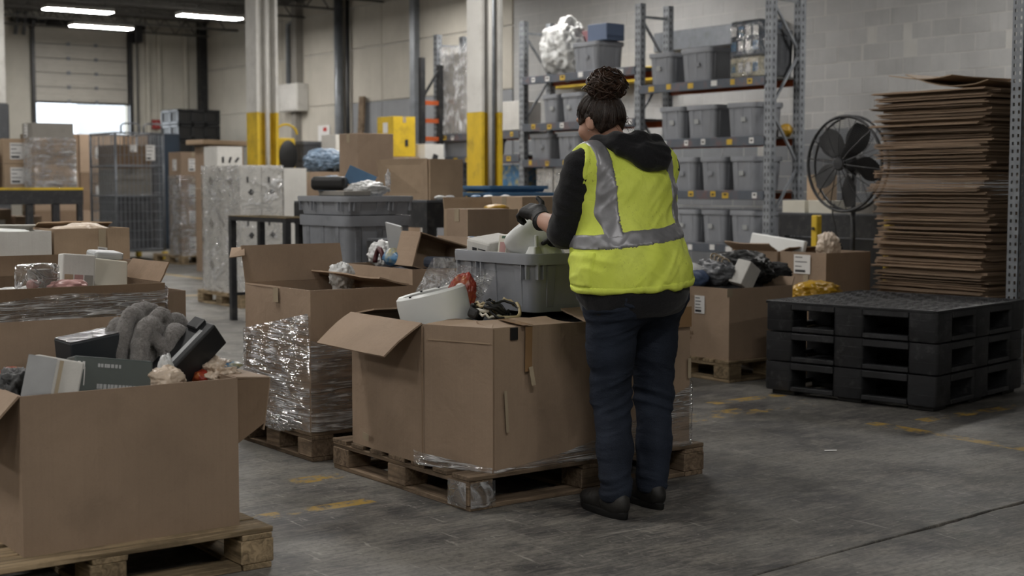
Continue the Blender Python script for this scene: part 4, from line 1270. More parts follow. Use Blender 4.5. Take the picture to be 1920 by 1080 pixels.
soft('cloth_heap', 'dark mixed goods filling the main box under the grey tote', 'cloth', (3.80, 5.08, 0.60), (.50, .40, .12), M['black_cloth'], seed=33, amp=.2, freq=3, squash=.1)

# grey tote
TX, TY, TZ = 3.655, 4.845, 0.745
tt = tote('grey plastic tote standing on the main box, being emptied by the worker', TX + .22, TY + .31, TZ, 0.45, 0.63, 0.255, fins=True, name='sorting_tote')
for c_ in list(tt.children): pass
def mprint(x_): return x_
# goods in the tote
def wb_print(b):
    mb = MB()
    MB().box((-.1005, .02, .0), (.001, .03, .03)).build('logo_print', M['print'], b)
    for k in range(3): MB().box((-.1005, -.03, .012 - k * .014), (.001, .05 - k * .01, .005)).build('text_print', M['print'], b)
slabthing('product_box', 'white glossy box with black print in the grey tote', 'box', (3.79, 5.32, 1.005), (.20, .16, .10), M['white_card'], (R(8), R(-6), R(6)), bevel=.012, extra=wb_print)
def bk(b):
    for k, (yy, mm) in enumerate(((-.04, 'kraft_light'), (.0, 'grey_card'), (.04, 'pink'))):
        MB().box((-.0125, yy, .0), (.001, .034, .06)).build('picture_print', M[mm], b)
    MB().box((-.0125, .0, .052), (.001, .10, .012)).build('green_print', pmat('green_print', '#3f5a45', .5), b)
slabthing('booklet_box', 'flat carton with small pictures leaning in the grey tote', 'box', (3.735, 5.11, 1.01), (.024, .14, .13), M['ivory_plastic'], (0, R(10), R(14)), extra=bk)
# curved white shade the worker holds
sh = thing('lamp_shade', 'white rounded plastic shade held by the worker over the grey tote', 'shade', (3.81, 4.95, 0.965)); sh.scale = (1.3, 1.3, 1.2)
ax_ = (Vector((-.807, .59, 0)) * .62 + Vector((0, 0, 1)) * .78 + Vector((-.59, -.807, 0)) * -.15).normalized()
sh.rotation_mode = 'QUATERNION'; sh.rotation_quaternion = ax_.to_track_quat('Z', 'Y')
MB().lathe([(.060, -.02), (.066, -.02), (.078, .10), (.080, .13), (.074, .150), (.060, .160), (.020, .164), (.001, .164), (.001, .159), (.020, .159), (.056, .155), (.070, .145), (.074, .10), (.060, -.02)], 36).build('shell', M['white_plastic'], sh, smooth=.7, weld=True)
MB().box((0, -.079, .06), (.03, .006, .012)).build('clip', M['grey_plastic'], sh)
br = thing('plastic_bracket', 'small white moulded bracket at the rim of the grey tote', 'bracket', (3.71, 4.905, 0.985)); br.rotation_euler = (0, 0, R(25))
MB().loft([rrect(.10, .06, .01, 0), rrect(.06, .04, .01, .035), rrect(.05, .035, .008, .045)]).build('base', M['white_plastic'], br, bevel=.002)
MB().box((.0, -.01, .065), (.02, .012, .06)).build('tab', M['white_plastic'], br, bevel=.003)
MB().box((.03, .0, .05), (.012, .03, .03)).build('clip', M['white_plastic'], br, bevel=.003)
soft('packing_paper', 'pale paper and film filling the grey tote', 'paper', (3.88, 5.16, 0.91), (.17, .25, .07), M['bag_white'], seed=35, amp=.3, freq=3)
slabthing('product_box', 'ivory box at the far side of the grey tote beside the worker', 'box', (4.0, 5.02, 1.0), (.10, .16, .10), M['ivory_plastic'], (0, R(5), 0))

# ================================================================== steel stand and film-wrapped white cartons
st = thing('steel_stand', 'black steel frame stand in front of the film-wrapped white cartons', 'stand', (5.86, 11.40, 0))
SW, SL, SH = .30, 1.12, .955
for x_ in (0, SW):
    for y_ in (0, SL):
        MB().span((x_ - .03, y_ - .03, 0), (x_ + .03, y_ + .03, SH)).build('leg', M['black_metal'], st, bevel=.004)
m_rust = pmat('rusty_steel', '#6a5a38', .5, .4, var=.3)
for a_, b_ in (((-.03, -.03), (SW + .03, .03)), ((-.03, SL - .03), (SW + .03, SL + .03)), ((-.03, .03), (.03, SL - .03)), ((SW - .03, .03), (SW + .03, SL - .03))):
    MB().span((*a_, SH), (*b_, SH + .04)).build('top_rail', M['black_metal'], st, bevel=.004)
    MB().span((a_[0], a_[1], SH + .04), (b_[0], b_[1], SH + .046)).build('rail_cap', m_rust, st)
for y_ in (0, SL): MB().bar((0, y_, .25), (SW, y_, .25), .03).build('cross_bar', M['black_metal'], st)

pallet('pale wooden pallet under the film-wrapped white cartons', 6.46, 13.62, 0.95, 1.10)
wcn = 0
WG = 'white cartons in the film-wrapped stack'
for iz in range(3):
    for iy in range(2):
        for ix in range(2):
            nm = ['bottom', 'middle', 'top'][iz] + (' front' if iy == 0 else ' back') + (' left' if ix == 0 else ' right')
            c_ = carton('white printed carton, %s of the film-wrapped stack' % nm, 6.50 + ix * .245, 13.68 + iy * .48, .14 + iz * .453, .24, .475, .45, M['white_card'], group=WG, tape=False)
            MB().box((.12, -.006, .17), (.05, .002, .05), rotm(0, R(45), 0)).build('mark_print', M['print'], c_)
            MB().box((.08, -.006, .30), (.02, .002, .06)).build('arrow_print', M['print'], c_)
            MB().box((-.006, .24, .28), (.002, .10, .08), rotm(R(35), 0, 0)).build('mark_print', M['grey_card'], c_)
carton('tall white printed carton standing right of the film-wrapped stack', 7.01, 13.69, .14, .27, .5, 1.33, M['white_card'], tape=False)
fw = thing('pallet_film', 'clear film wrapped tightly round the stack of white cartons', 'film', (6.50, 13.68, .14))
film_wrap(fw, rect(.485, .955), 0.0, 1.36, M['film_heavy'], 9.0, amp=.012, s=(4, 4), res=.03, name='film')
# ================================================================== grey bins
def bigbin():
    tote('deep grey bulk bin with dark scuffs, lower of the two stacked grey bins', 5.13, 8.92, 0.0, .56, .70, 1.08, M['bin_scuffed'], name='bulk_bin', cat='bin')
    tote('shallow grey tote stacked on the deep grey bulk bin', 5.13, 8.92, 1.085, .58, .72, .13, M['tote'], fins=True)
bigbin()
slabthing('tote_lid', 'flat grey lid lying across the shallow grey tote', 'lid', (4.99, 8.82, 1.235), (.22, .34, .035), M['grey_card'], (0, 0, R(2)), bevel=.006)
o = SDF((-.16, -.1, -.08), (.16, .1, .08), .006).rbox((0, 0, 0), (.125, .07, .05), .035).ell((0, 0, .075), (.03, .09, .03), .01, 'sub').build('car_seat_pad', M['rubber'])
o.location = (4.93, 8.93, 1.305); o.rotation_euler = (0, 0, R(-40)); tag(o, 'black moulded pad with a dip lying on the grey lid', 'pad')
soft('poly_bag', 'white poly bag heaped on the shallow grey tote', 'bag', (5.15, 8.78, 1.26), (.14, .10, .055), M['bag_white'], seed=41, amp=.3, freq=2.2, ridged=.15)
slabthing('book', 'blue booklet standing in the white poly bag on the grey tote', 'book', (5.15, 8.88, 1.335), (.21, .012, .13), M['blue_plastic'], (R(-12), R(24), R(-36)), bevel=.002)
soft('poly_bag', 'twisted clear bag corner above the white poly bag', 'bag', (5.30, 8.74, 1.32), (.02, .02, .08), M['bag_clear'], seed=42, amp=.3, freq=2.2)

# ================================================================== benches behind
def bench(label, x0, y0, x1, y1, z, name='work_bench', top=None, roller=False):
    b = thing(name, label, 'bench', (x0, y0, 0))
    X, Y = x1 - x0, y1 - y0
    for x_ in (.04, X - .04):
        for y_ in (.04, Y - .04):
            MB().span((x_ - .035, y_ - .035, 0), (x_ + .035, y_ + .035, z - .05)).build('leg', M['black_metal'], b)
    MB().span((0, 0, z - .22), (X, .04, z - .02)).build('side_rail', M['black_metal'], b)
    MB().span((0, Y - .04, z - .22), (X, Y, z - .02)).build('side_rail', M['black_metal'], b)
    MB().span((0, .04, z - .22), (.04, Y - .04, z - .02)).build('end_rail', M['black_metal'], b)
    MB().span((X - .04, .04, z - .22), (X, Y - .04, z - .02)).build('end_rail', M['black_metal'], b)
    MB().span((.0, .0, z - .02), (X, Y, z)).build('top', top or M['tote_dark'], b, bevel=.003)
    MB().span((.05, .05, .3), (X - .05, Y - .05, .33)).build('shelf', M['black_metal'], b)
    return b
bench('black steel bench behind the grey bins carrying open cartons', 6.15, 9.55, 7.75, 10.55, 1.17)
bench('black steel bench behind the tote carrying brown cartons', 4.95, 7.25, 6.55, 8.45, .93)
ob = open_box('cardboard_box', 'large light-brown carton leaning open on the bench behind the grey bins', 6.265, 9.68, 1.172, rect(.32, .74), .33, M['kraft_light'])
MB().slab((-.004, .02, .0), (-.004, .72, .0), (-.06, .74, .335), (-.012, .02, .335), .007).build('leaning_flap', M['kraft_light'], ob)
bench('black steel bench further back carrying a tall brown carton', 6.35, 11.15, 7.3, 12.2, 1.14)
carton('low brown carton under the tall brown carton on the back bench', 6.52, 11.28, 1.14, .42, .40, .225, K, labels=[('y', .5, .5, .1, .08)])
carton('tall brown carton on the back bench beside the first column', 6.543, 11.32, 1.372, .38, .335, .39, K)
bc = 0
for k in range(2):
    tote(['lower blue crate on the bench by the yellow column', 'upper blue crate on the bench by the yellow column'][k], 7.32, 10.05 + .06 * k, 1.172 + k * .058, .72 - k * .04, .44, .055, M['blue_plastic'], name='blue_crate', cat='crate')
carton('brown carton with wrinkled label on the front bench, beside the worker glove', 5.906, 7.95, .932, .43, .42, .28, M['kraft_light'], labels=[('x', .5, .5, .1, .12)])
carton('brown carton on the front bench behind the tipped carton', 5.071, 7.40, .932, .32, .24, .21, K)
open_box('cardboard_box', 'small open brown carton behind the carton on the front bench', 5.30, 7.72, .932, rect(.40, .30), .20, M['kraft_light'], flaps=[(2, .08, 10, 0, 0)])
soft('yellow_packet', 'yellow packet lying on the cartons by the yellow column', 'packet', (5.62, 7.85, 1.14), (.09, .07, .025), M['yellow_bag'], seed=44, amp=.2)
for k, (x_, y_, mm) in enumerate(((6.30, 9.56, 'white_plastic'), (6.42, 9.6, 'grey_plastic'), (6.68, 9.6, 'blue_plastic'), (6.82, 9.62, 'white_plastic'), (6.98, 9.6, 'grey_plastic'))):
    soft('bottle_pack', ['small white packet on the black bench edge behind the grey bins', 'small grey packet on the black bench beside the white one', 'small blue packet on the black bench under the blue crates', 'white packet right of the blue packet on the black bench', 'grey packet at the right end of the black bench'][k], 'packet', (x_, y_ + .03, 1.19), (.05, .035, .02), M[mm], seed=50 + k, amp=.2)
b_ = open_box('cardboard_box', 'brown carton with blue cloth standing under the black bench front', 4.98, 7.02, .0, rect(.5, .2), .88, M['kraft_dark'])
soft('blue_bundle', 'pink and blue printed bundle beside the upturned carton', 'bundle', (4.93, 7.12, .93), (.09, .08, .05), M['multi_blue'], seed=57, amp=.3, freq=2.5)
soft('grey_bundle', 'blue-grey wrapped bundle beside the film-wrapped cartons', 'bundle', (6.58, 10.9, 1.30), (.14, .10, .12), pmat('bluegrey_wrap', '#5f7284', .35, var=.2, bump=.4, bscale=20), seed=58, amp=.3, freq=2)
bpy.data.objects['grey_bundle'].location = (6.62, 11.95, 1.26)
# ================================================================== RIGHT: black plastic pallets
def black_pallets():
    PS, PH = 1.15, 0.178
    t = NT('black_pallet_plastic')
    v = t.coord('Object')
    c = t.ramp(t.noise(v, 5, 5, .6), .3, .7, lin('#17181a'), lin('#2a2b2e'))
    c = t.mix(t.math('MULTIPLY', t.ramp(t.noise(v, 9, 7, .72), .54, .72), .5), c, lin('#5c5c5d'))
    m = t.done(t.bsdf(c, .48, 0, t.bump(t.noise(v, 40, 3), .25, .006)))
    a = R(10.5)
    for k in range(3):
        p = thing('plastic_pallet', ['bottom black plastic pallet, resting on the floor', 'middle black plastic pallet of the stack', 'top black plastic pallet with slotted deck'][k], 'pallet',
                  (6.675 + .008 * (k == 1), 5.04, 0.03 + k * (PH + .006)), a + R([0, .5, -.3][k]), 'stacked black plastic pallets')
        bw = .19; hh = PH
        # legs with rounded corners, top and bottom rails
        for i in range(3):
            for j in range(3):
                sx = bw if i != 1 else .20; sy = bw if j != 1 else .20
                cx = [bw / 2, PS / 2, PS - bw / 2][i]; cy = [bw / 2, PS / 2, PS - bw / 2][j]
                l_ = MB().loft([[(x_ + cx, y_ + cy, z_) for x_, y_, z_ in rrect(sx - e, sy - e, .025, z)] for z, e in ((0, .008), (.01, 0), (hh - .002, 0))]).build('leg', m, p, smooth=.6)
                if i == 0 or j == 0:
                    for q in (.35, .68):
                        l2 = MB().loft([[(x_ + cx, y_ + cy, z_) for x_, y_, z_ in rrect(sx + .003, sy + .003, .026, z)] for z in (hh * q, hh * q + .004)]).build('ridge', m, l_)
        for z0, z1, nm in ((0, .028, 'bottom_rail'), (hh - .045, hh - .004, 'top_rail')):
            for e in (0, 1):
                c0 = .0 if e == 0 else PS - .06
                for s0, s1 in ((bw, PS / 2 - .10), (PS / 2 + .10, PS - bw)):
                    MB().span((s0 - .004, c0, z0), (s1 + .004, c0 + .06, z1)).build(nm, m, p, bevel=.004)
                    MB().span((c0, s0 - .004, z0), (c0 + .06, s1 + .004, z1)).build(nm, m, p, bevel=.004)
            if nm == 'bottom_rail':
                for s0, s1 in ((bw, PS / 2 - .10), (PS / 2 + .10, PS - bw)):
                    MB().span((s0, PS / 2 - .06, z0), (s1, PS / 2 + .06, z1)).build(nm, m, p)
                    MB().span((PS / 2 - .06, s0, z0), (PS / 2 + .06, s1, z1)).build(nm, m, p)
        if k == 2:
            # slotted deck: rim plus a lattice of slats with cut slots
            MB().span((0, 0, hh - .012), (PS, PS, hh - .006)).build('deck_plate', m, p)
            nrow = 12; cell = PS / nrow
            for j in range(nrow):
                for i in range(nrow):
                    x_, y_ = (i + .5) * cell, (j + .5) * cell
                    lng = (i + j) % 2 == 0
                    dd = (cell * .86, cell * .30, .012) if lng else (cell * .30, cell * .86, .012)
                    for s_ in (-.25, .25):
                        off = (0, s_ * cell, 0) if lng else (s_ * cell, 0, 0)
                        key = ('dk', lng)
                        if key not in _pal: _pal[key] = MB().box((0, 0, 0), dd).mesh('deck_slat', m, bevel=.003)
                        place('deck_slat', _pal[key], p, (x_ + off[0], y_ + off[1], hh - .001))
            for q in (0, .5, 1):
                MB().span((q * (PS - .03), 0, hh - .006), (q * (PS - .03) + .03, PS, hh + .006)).build('deck_rib', m, p, bevel=.003)
                MB().span((0, q * (PS - .03), hh - .006), (PS, q * (PS - .03) + .03, hh + .0065)).build('deck_rib', m, p, bevel=.003)
        else:
            MB().span((.02, .02, hh - .02), (PS - .02, PS - .02, hh - .006)).build('deck_plate', m, p)
        if k == 0:
            for i in range(3):
                for j in range(3):
                    cx = [bw / 2 + .02, PS / 2, PS - bw / 2 - .02][i]; cy = [bw / 2 + .02, PS / 2, PS - bw / 2 - .02][j]
                    MB().box((cx, cy, -.0145), (.16, .16, .031)).build('foot', M['rubber'], p, bevel=.005)
black_pallets()

# ================================================================== RIGHT: box of clothing on a pallet
pallet('wooden pallet under the brown box of clothing behind the worker', 6.60, 6.62, 0.85, 0.95)
P14 = rect(.60, .72)
b14 = open_box('cardboard_box', 'brown box of clothing and bags on a pallet behind the worker', 6.63, 6.65, .14, P14, .475, K, flaps=[(1, .06, 20, 0, .1)])
sheet_label(b14, (-.006, .27, .355), (0, -1, 0), (0, 0, 1), .095, .12, seed=3, lines=5)
strip(b14, 'tape', (-.004, .40, .47), (-.004, .40, .40), .055, M['clear_tape'], (-1, 0, 0))
strip(b14, 'tape', (.0, -.003, .475), (.0, -.003, .42), .05, M['clear_tape'], (0, -1, 0))
for k, (yy, zz, ww) in enumerate(((.42, .16, .10), (.42, .125, .08))):
    for q in range(5):
        MB().box((-.006, yy - q * ww / 5, zz), (.001, ww / 5 * .7, .022 - .006 * k)).build('stencil_print', M['kraft_dark'], b14)
CW = 'clothing heaped in the brown box behind the worker'
def sp_(lab, nm, cat, x, y, z, r, mm, s_, **k): return soft(nm, lab, cat, (x, y, z), r, mm, seed=s_, **k)
sp_('dark cloth heap filling the brown box of clothing', 'cloth_heap', 'cloth', 6.93, 7.0, .56, (.26, .32, .10), M['black_cloth'], 60, amp=.25, freq=3)
sp_('black shiny jacket draped over the brown box of clothing', 'black_jacket', 'jacket', 7.02, 6.97, .72, (.20, .22, .11), M['rubber'], 61, amp=.35, freq=2.2, ridged=.12, sub=5)
sp_('black puffer sleeve hanging at the right of the box of clothing', 'black_sleeve', 'sleeve', 7.30, 6.92, .68, (.13, .12, .07), M['black_cloth'], 62, amp=.35, freq=2.6, ridged=.12)
sp_('dark grey duffel bag in the middle of the box of clothing', 'duffel_bag', 'bag', 6.78, 6.94, .70, (.09, .16, .09), M['tote_dark'], 63, amp=.25, freq=2.2, ridged=.1)
sp_('white padded bag at the left of the box of clothing', 'white_bag', 'bag', 6.68, 7.10, .69, (.06, .16, .085), M['bag_white'], 64, amp=.22, freq=2)
sp_('navy and white striped garment over the white padded bag', 'garment', 'clothes', 6.66, 6.98, .665, (.05, .10, .06), pmat('navy_stripe', '#33425c', .7, var=.2, scale=3), 65, amp=.2, freq=2)
def ppack(b):
    for k in range(2): MB().box((-.0455, -.02 - k * .035, .0), (.001, .025, .02)).build('text_print', M['navy'], b)
slabthing('soft_pack', 'white soft pack with dark print at the front of the box of clothing', 'pack', (6.695, 7.06, .645), (.09, .17, .085), M['white_plastic'], (0, 0, R(-3)), bevel=.03, extra=ppack)
slabthing('product_box', 'white and grey box leaning among the black jackets', 'box', (6.86, 6.74, .69), (.14, .11, .17), M['white_card'], (R(10), R(28), R(12)), bevel=.006)
for k in range(4):
    o = MB().tube([(6.79 + .03 * math.cos(a), 6.84 + k * .035 + .02 * math.sin(a * .7), .775 + .025 * math.sin(a) + .01 * k) for a in np.linspace(0, 5.5, 14)], .006, 5).build('drawstring', M['clear_tape'], None, smooth=True)
    tag(o, ['white drawstring loop nearest the camera on the dark duffel bag', 'second white drawstring loop on the dark duffel bag', 'third white drawstring loop on the dark duffel bag', 'farthest white drawstring loop on the dark duffel bag'][k], 'cord', 'drawstring loops on the dark duffel bag')
# yellow bag on a low crate
carton('low brown carton under the yellow bag beside the black pallets', 7.98, 7.08, 0.0, .40, .42, .42, M['kraft_dark'])
sp_('yellow poly bag lying behind the black pallets', 'yellow_bag', 'bag', 8.17, 7.28, .49, (.20, .16, .075), M['yellow_bag'], 66, amp=.25, freq=2, ridged=.12)
pallet('wooden pallet under the two cartons below the fan', 8.42, 7.40, 0.75, 1.12)
b16 = open_box('cardboard_box', 'brown open carton with white label, right one below the fan', 8.46, 7.44, .14, rect(.52, .48), .625, K, flaps=[(2, .1, -70, 0, 0)])
sheet_label(b16, (-.006, .24, .53), (0, -1, 0), (0, 0, 1), .17, .15, seed=8)
strip(b16, 'tape', (-.006, .20, .45), (-.006, .20, .33), .05, M['clear_tape'], (-1, 0, 0))
b17 = open_box('cardboard_box', 'brown open carton, left one below the fan, with white foam sheets', 8.46, 7.95, .14, rect(.50, .50), .62, K, flaps=[(3, .12, 60, 0, 0)])
slabthing('foam_sheet', 'white foam sheet sticking out of the left carton below the fan', 'foam', (8.62, 8.10, .80), (.04, .60, .14), M['white_plastic'], (R(5), R(12), 0), bevel=.01)
sp_('crumpled cream paper standing in the right carton below the fan', 'packing_paper', 'paper', 8.66, 7.60, .80, (.06, .09, .10), M['bag_cream'], 68, amp=.35, freq=2.5, ridged=.2)

# ================================================================== RIGHT: stack of flattened cardboard
pallet('wooden pallet under the tall stack of flattened cardboard', 8.85, 6.25, 0.85, 1.12)
rr = random.Random(12)
z = .14; k = 0
shm = []
for q in range(6):
    rq = random.Random(q + 40)
    mb = MB(); th_ = .0092
    L, W = 1.02 + rq.uniform(-.05, .04), .80 + rq.uniform(-.03, .02)
    for ply in range(2):
        dz = ply * th_; ox, oy = rq.uniform(-.022, .022), rq.uniform(-.02, .02)
        nn = 14
        for off in (0, th_ * .72):
            mb.grid(5, nn, lambda u, v: (u * W + ox, v * L + oy + .004 * nz1(u * 9, v * 9, q + ply), dz + off + .0036 * nz1(u * 2.0, v * 3.0, q * 3 + ply, 2.0)))
        b0 = len(mb.v) - 2 * 5 * nn; n2 = 5 * nn
        bd = list(range(5)) + [5 * j + 4 for j in range(1, nn)] + [5 * (nn - 1) + i for i in range(3, -1, -1)] + [5 * j for j in range(nn - 2, 0, -1)]
        for i in range(len(bd)):
            a_, b_ = bd[i] + b0, bd[(i + 1) % len(bd)] + b0
            mb.f.append((a_, b_, b_ + n2, a_ + n2)); mb.m.append(0)
    shm.append(mb.mesh('flattened_box', M['kraft_edge']))
while z < 2.0:
    o = place('flattened_box', rr.choice(shm), None, (8.885 + rr.uniform(-.04, .03) + .012 * math.sin(z * 19), 6.30 + rr.uniform(-.05, .04) + .02 * math.sin(z * 11), z), (rr.uniform(-.003, .003), rr.uniform(-.003, .003), rr.uniform(-.022, .022) + .02 * math.sin(z * 7)))
    if rr.random() < .3: o.rotation_euler.z += PI; o.location.x += .80; o.location.y += 1.02
    tag(o, 'flattened brown cardboard box in the tall stack on the right', 'cardboard', 'flattened cardboard boxes in the tall stack')
    z += rr.choice((.0196, .0205, .0215)); k += 1
def top_sheet(lab, x, y, z, sx, sy, bend, rz):
    o = MB()
    for off in (0, .007):
        o.grid(14, 8, lambda u, v: (u * sx, v * sy, off + bend * max(0, abs(v - .35) - .1) ** 1.5 * 2 + .012 * nz1(u * 2, v * 2, z * 5)))
    n2 = 112
    bd = list(range(14)) + [14 * j + 13 for j in range(1, 8)] + [98 + i for i in range(12, -1, -1)] + [14 * j for j in range(6, 0, -1)]
    o.f += [(bd[i], bd[(i + 1) % len(bd)], bd[(i + 1) % len(bd)] + n2, bd[i] + n2) for i in range(len(bd))]; o.m += [0] * len(bd)
    q = o.build('flattened_box', M['kraft_light'], None, smooth=.5); q.location = (x, y, z); q.rotation_euler = (0, 0, rz)
    tag(q, lab, 'cardboard')
top_sheet('bent light-brown cardboard sheet lying on top of the tall stack', 8.90, 6.33, z + .010, .75, .72, .14, R(2))
top_sheet('curled cardboard sheet overhanging the left top of the tall stack', 8.86, 6.62, z + .075, .72, .62, .06, R(-5))

# perforated rack post at the right edge
up = thing('rack_upright', 'perforated grey steel post at the right edge of the picture', 'post', (8.06, 5.475, 0))
mb = MB(); W_ = .075
holes = []
zz = .05
mbp = MB()
# front web built as a plate with real punched slots: columns of small plates between the holes
def perf(mb, axis, w, z1):
    cols_ = [0, w * .18, w * .36, w * .64, w * .82, w]
    pit = .05
    n = int(z1 / pit)
    def pl(u0, u1, za, zb):
        if axis == 'y': mb.span((0, u0, za), (.004, u1, zb))
        else: mb.span((u0, 0, za), (u1, .004, zb))
    pl(cols_[0], cols_[1], 0, z1); pl(cols_[2], cols_[3], 0, z1); pl(cols_[4], cols_[5], 0, z1)
    for i in range(n):
        for a_, b_ in ((1, 2), (3, 4)): pl(cols_[a_], cols_[b_], i * pit + .022, (i + 1) * pit)
perf(mbp, 'y', .085, 3.4); perf(mbp, 'x', .085, 3.4)
mbp.build('perforated_channel', M['galv'], up)
MB().span((.081, 0, 0), (.085, .03, 3.4)).build('flange', M['galv'], up)
MB().span((.002, .081, 0), (.03, .085, 3.4)).build('flange', M['galv'], up)
MB().span((-.03, -.03, 0), (.13, .13, .008)).build('base_plate', M['galv'], up)

# ================================================================== RIGHT: pedestal fan
fn = thing('pedestal_fan', 'black industrial pedestal fan with round wire guard against the block wall', 'fan', (9.73, 8.37, 0))
FR, FZ = .415, 1.477
fm = M['black_metal']
hd = bpy.data.objects.new('fan_head', None); link(hd, fn); hd.location = (0, 0, FZ); hd.rotation_euler = (0, R(-90), 0)   # local z faces -X
def circ(r, z, n=48): return [(r * math.cos(2 * PI * k / n), r * math.sin(2 * PI * k / n), z) for k in range(n)]
bpy.data.objects.remove(hd)
def fpart(mb, name, m, **k):
    o = mb.build(name, m, fn, **k); o.location = (0, 0, FZ); o.rotation_euler = (0, R(-90), 0); return o
fpart(MB().tube(circ(FR, 0), .014, 8, closed=True), 'outer_ring', fm, smooth=True)
fpart(MB().tube(circ(FR, -.09), .012, 8, closed=True), 'rear_ring', fm, smooth=True)
gw = MB()
for k in range(1, 22):
    r_ = .07 + (FR - .07) * k / 22
    gw.tube(circ(r_, .065 * (1 - (r_ / FR) ** 2) + .005, 40), .0024, 4, closed=True)
tag(fpart(gw, 'guard_wires', fm), kind='stuff')
for k in range(14):
    a = 2 * PI * k / 14 + .1
    fpart(MB().tube([(r_ * math.cos(a), r_ * math.sin(a), .065 * (1 - (r_ / FR) ** 2) + .008) for r_ in (.05, .15, .28, FR)], .004, 5), 'guard_spoke', fm)
    fpart(MB().tube([(r_ * math.cos(a), r_ * math.sin(a), -.09 - .05 * (1 - (r_ / FR) ** 2)) for r_ in (.05, .2, FR)], .003, 4), 'rear_spoke', fm)
fpart(MB().lathe([(.001, .085), (.05, .083), (.062, .07), (.062, .05), (.001, .05)], 20), 'hub_cap', fm, smooth=.6)
fpart(MB().lathe([(.001, -.26), (.07, -.25), (.085, -.22), (.085, -.08), (.06, -.06), (.001, -.06)], 20), 'motor', M['black_plastic'], smooth=.6)
for k in range(5):
    a0 = 2 * PI * k / 5 + .75
    def bl_(u, v):
        r_ = .05 + u * (FR - .085); w_ = R(9 + 17 * math.sin(PI * min(1, u * .9 + .1)))
        a = a0 + (v - .5) * 2 * w_
        return (r_ * math.cos(a), r_ * math.sin(a), -.03 + (v - .5) * .07 * (1 - .3 * u))
    fpart(MB().grid(10, 7, bl_).grid(10, 7, lambda u, v: tuple(c_ - (.003 if i == 2 else 0) for i, c_ in enumerate(bl_(u, v)))), 'blade', M['rubber'], smooth=True, fixn=False)
MB().tube([(.13, 0, .04), (.13, 0, FZ + .02)], .022, 10).build('pole', fm, fn, smooth=True)
MB().box((.13, 0, FZ), (.08, .07, .10)).build('yoke', fm, fn, bevel=.01)
MB().lathe([(.001, .05), (.05, .045), (.21, .015), (.22, 0), (.001, 0)], 28, (.13, 0, 0)).build('base', fm, fn, smooth=.6)
MB().tube([(.02, .12 + .02 * math.sin(k), FZ - .35 - .05 * k) for k in range(6)] + [(.02, .02, FZ - .75)], .006, 5).build('cord', M['rubber'], fn, smooth=True)
# bench and bins under the fan
rbn = bench('black storage bench along the block wall behind the fan', 10.12, 8.05, 10.75, 9.50, 1.03)
MB().span((.02, .05, .15), (.05, 1.40, .80)).build('panel', M['black_plastic'], rbn)
carton('cream carton on the black bench, left of the fan', 10.15, 9.20, 1.03, .22, .28, .115, M['ivory_plastic'], tape=False)
carton('second cream carton on the black bench, under the fan rim', 10.16, 8.88, 1.03, .22, .28, .115, M['ivory_plastic'], tape=False)
carton('tall brown carton on the black bench behind the fan', 10.42, 9.22, 1.03, .2, .2, .36, M['kraft_light'])
carton('third pale carton on the black bench, right of the fan pole', 10.17, 8.40, 1.03, .25, .30, .10, M['grey_card'], tape=False)
for k, (x_, y_) in enumerate(((9.78, 8.72), (9.92, 8.02))):
    g_ = thing('guard_post', ['yellow guard post left of the fan pole', 'yellow guard post right of the fan pole'][k], 'post', (x_, y_, 0))
    MB().span((-.035, -.035, .01), (.035, .035, 1.02)).build('post', M['yellow'], g_, bevel=.008)
    MB().span((-.07, -.07, 0), (.07, .07, .012)).build('base_plate', M['yellow'], g_)
    for z_ in (.4, .9): MB().tube([(-.04, 0, z_), (-.05, 0, z_)], .015, 8).build('bolt', M['black_metal'], g_)
# paper scrap on the floor
tag(MB().slab((-.03, -.012, .002), (.03, -.006, .002), (.034, .012, .004), (-.028, .010, .003), .001).build('paper_scrap', M['label']), 'small white paper scrap on the floor in front of the black pallets', 'paper')
bpy.data.objects['paper_scrap'].location = (5.306, 4.62, .001); bpy.data.objects['paper_scrap'].rotation_euler = (0, 0, R(-35))
# ================================================================== STORAGE RACK along the block wall
XR, RD, RH = 11.1, .52, 3.40
FY = [10.6, 12.68, 14.96, 17.0]
rk = thing('storage_rack', 'long grey steel storage rack with stickered beams along the block wall', 'rack', (XR, FY[0], 0))
t = NT('rack_post')
v = t.coord('Object', rnd=False)
sep = t.n('ShaderNodeSeparateXYZ', {0: v})
c = t.ramp(t.noise(v, 9, 4), .3, .7, lin('#75797f'), lin('#a3a7ac'))
m_post = t.done(t.bsdf(c, .42, .25))
pm_ = MB()
me_post = MB().span((0, -.045, 0), (.004, .045, RH)).span((0, -.049, 0), (.08, -.045, RH)).span((0, .045, 0), (.08, .049, RH)).mesh('upright_post', m_post)
slot = MB()
for k in range(int(RH / .075)):
    for s_ in (-.022, .022): slot.box((-.001, s_, .05 + k * .075), (.002, .012, .036))
me_slot = slot.mesh('post_slots', M['rubber'])
slot2 = MB()
for k in range(int(RH / .075)):
    slot2.box((.035, -.050, .05 + k * .075), (.014, .002, .032))
me_slot2 = slot2.mesh('post_slots', M['rubber'])
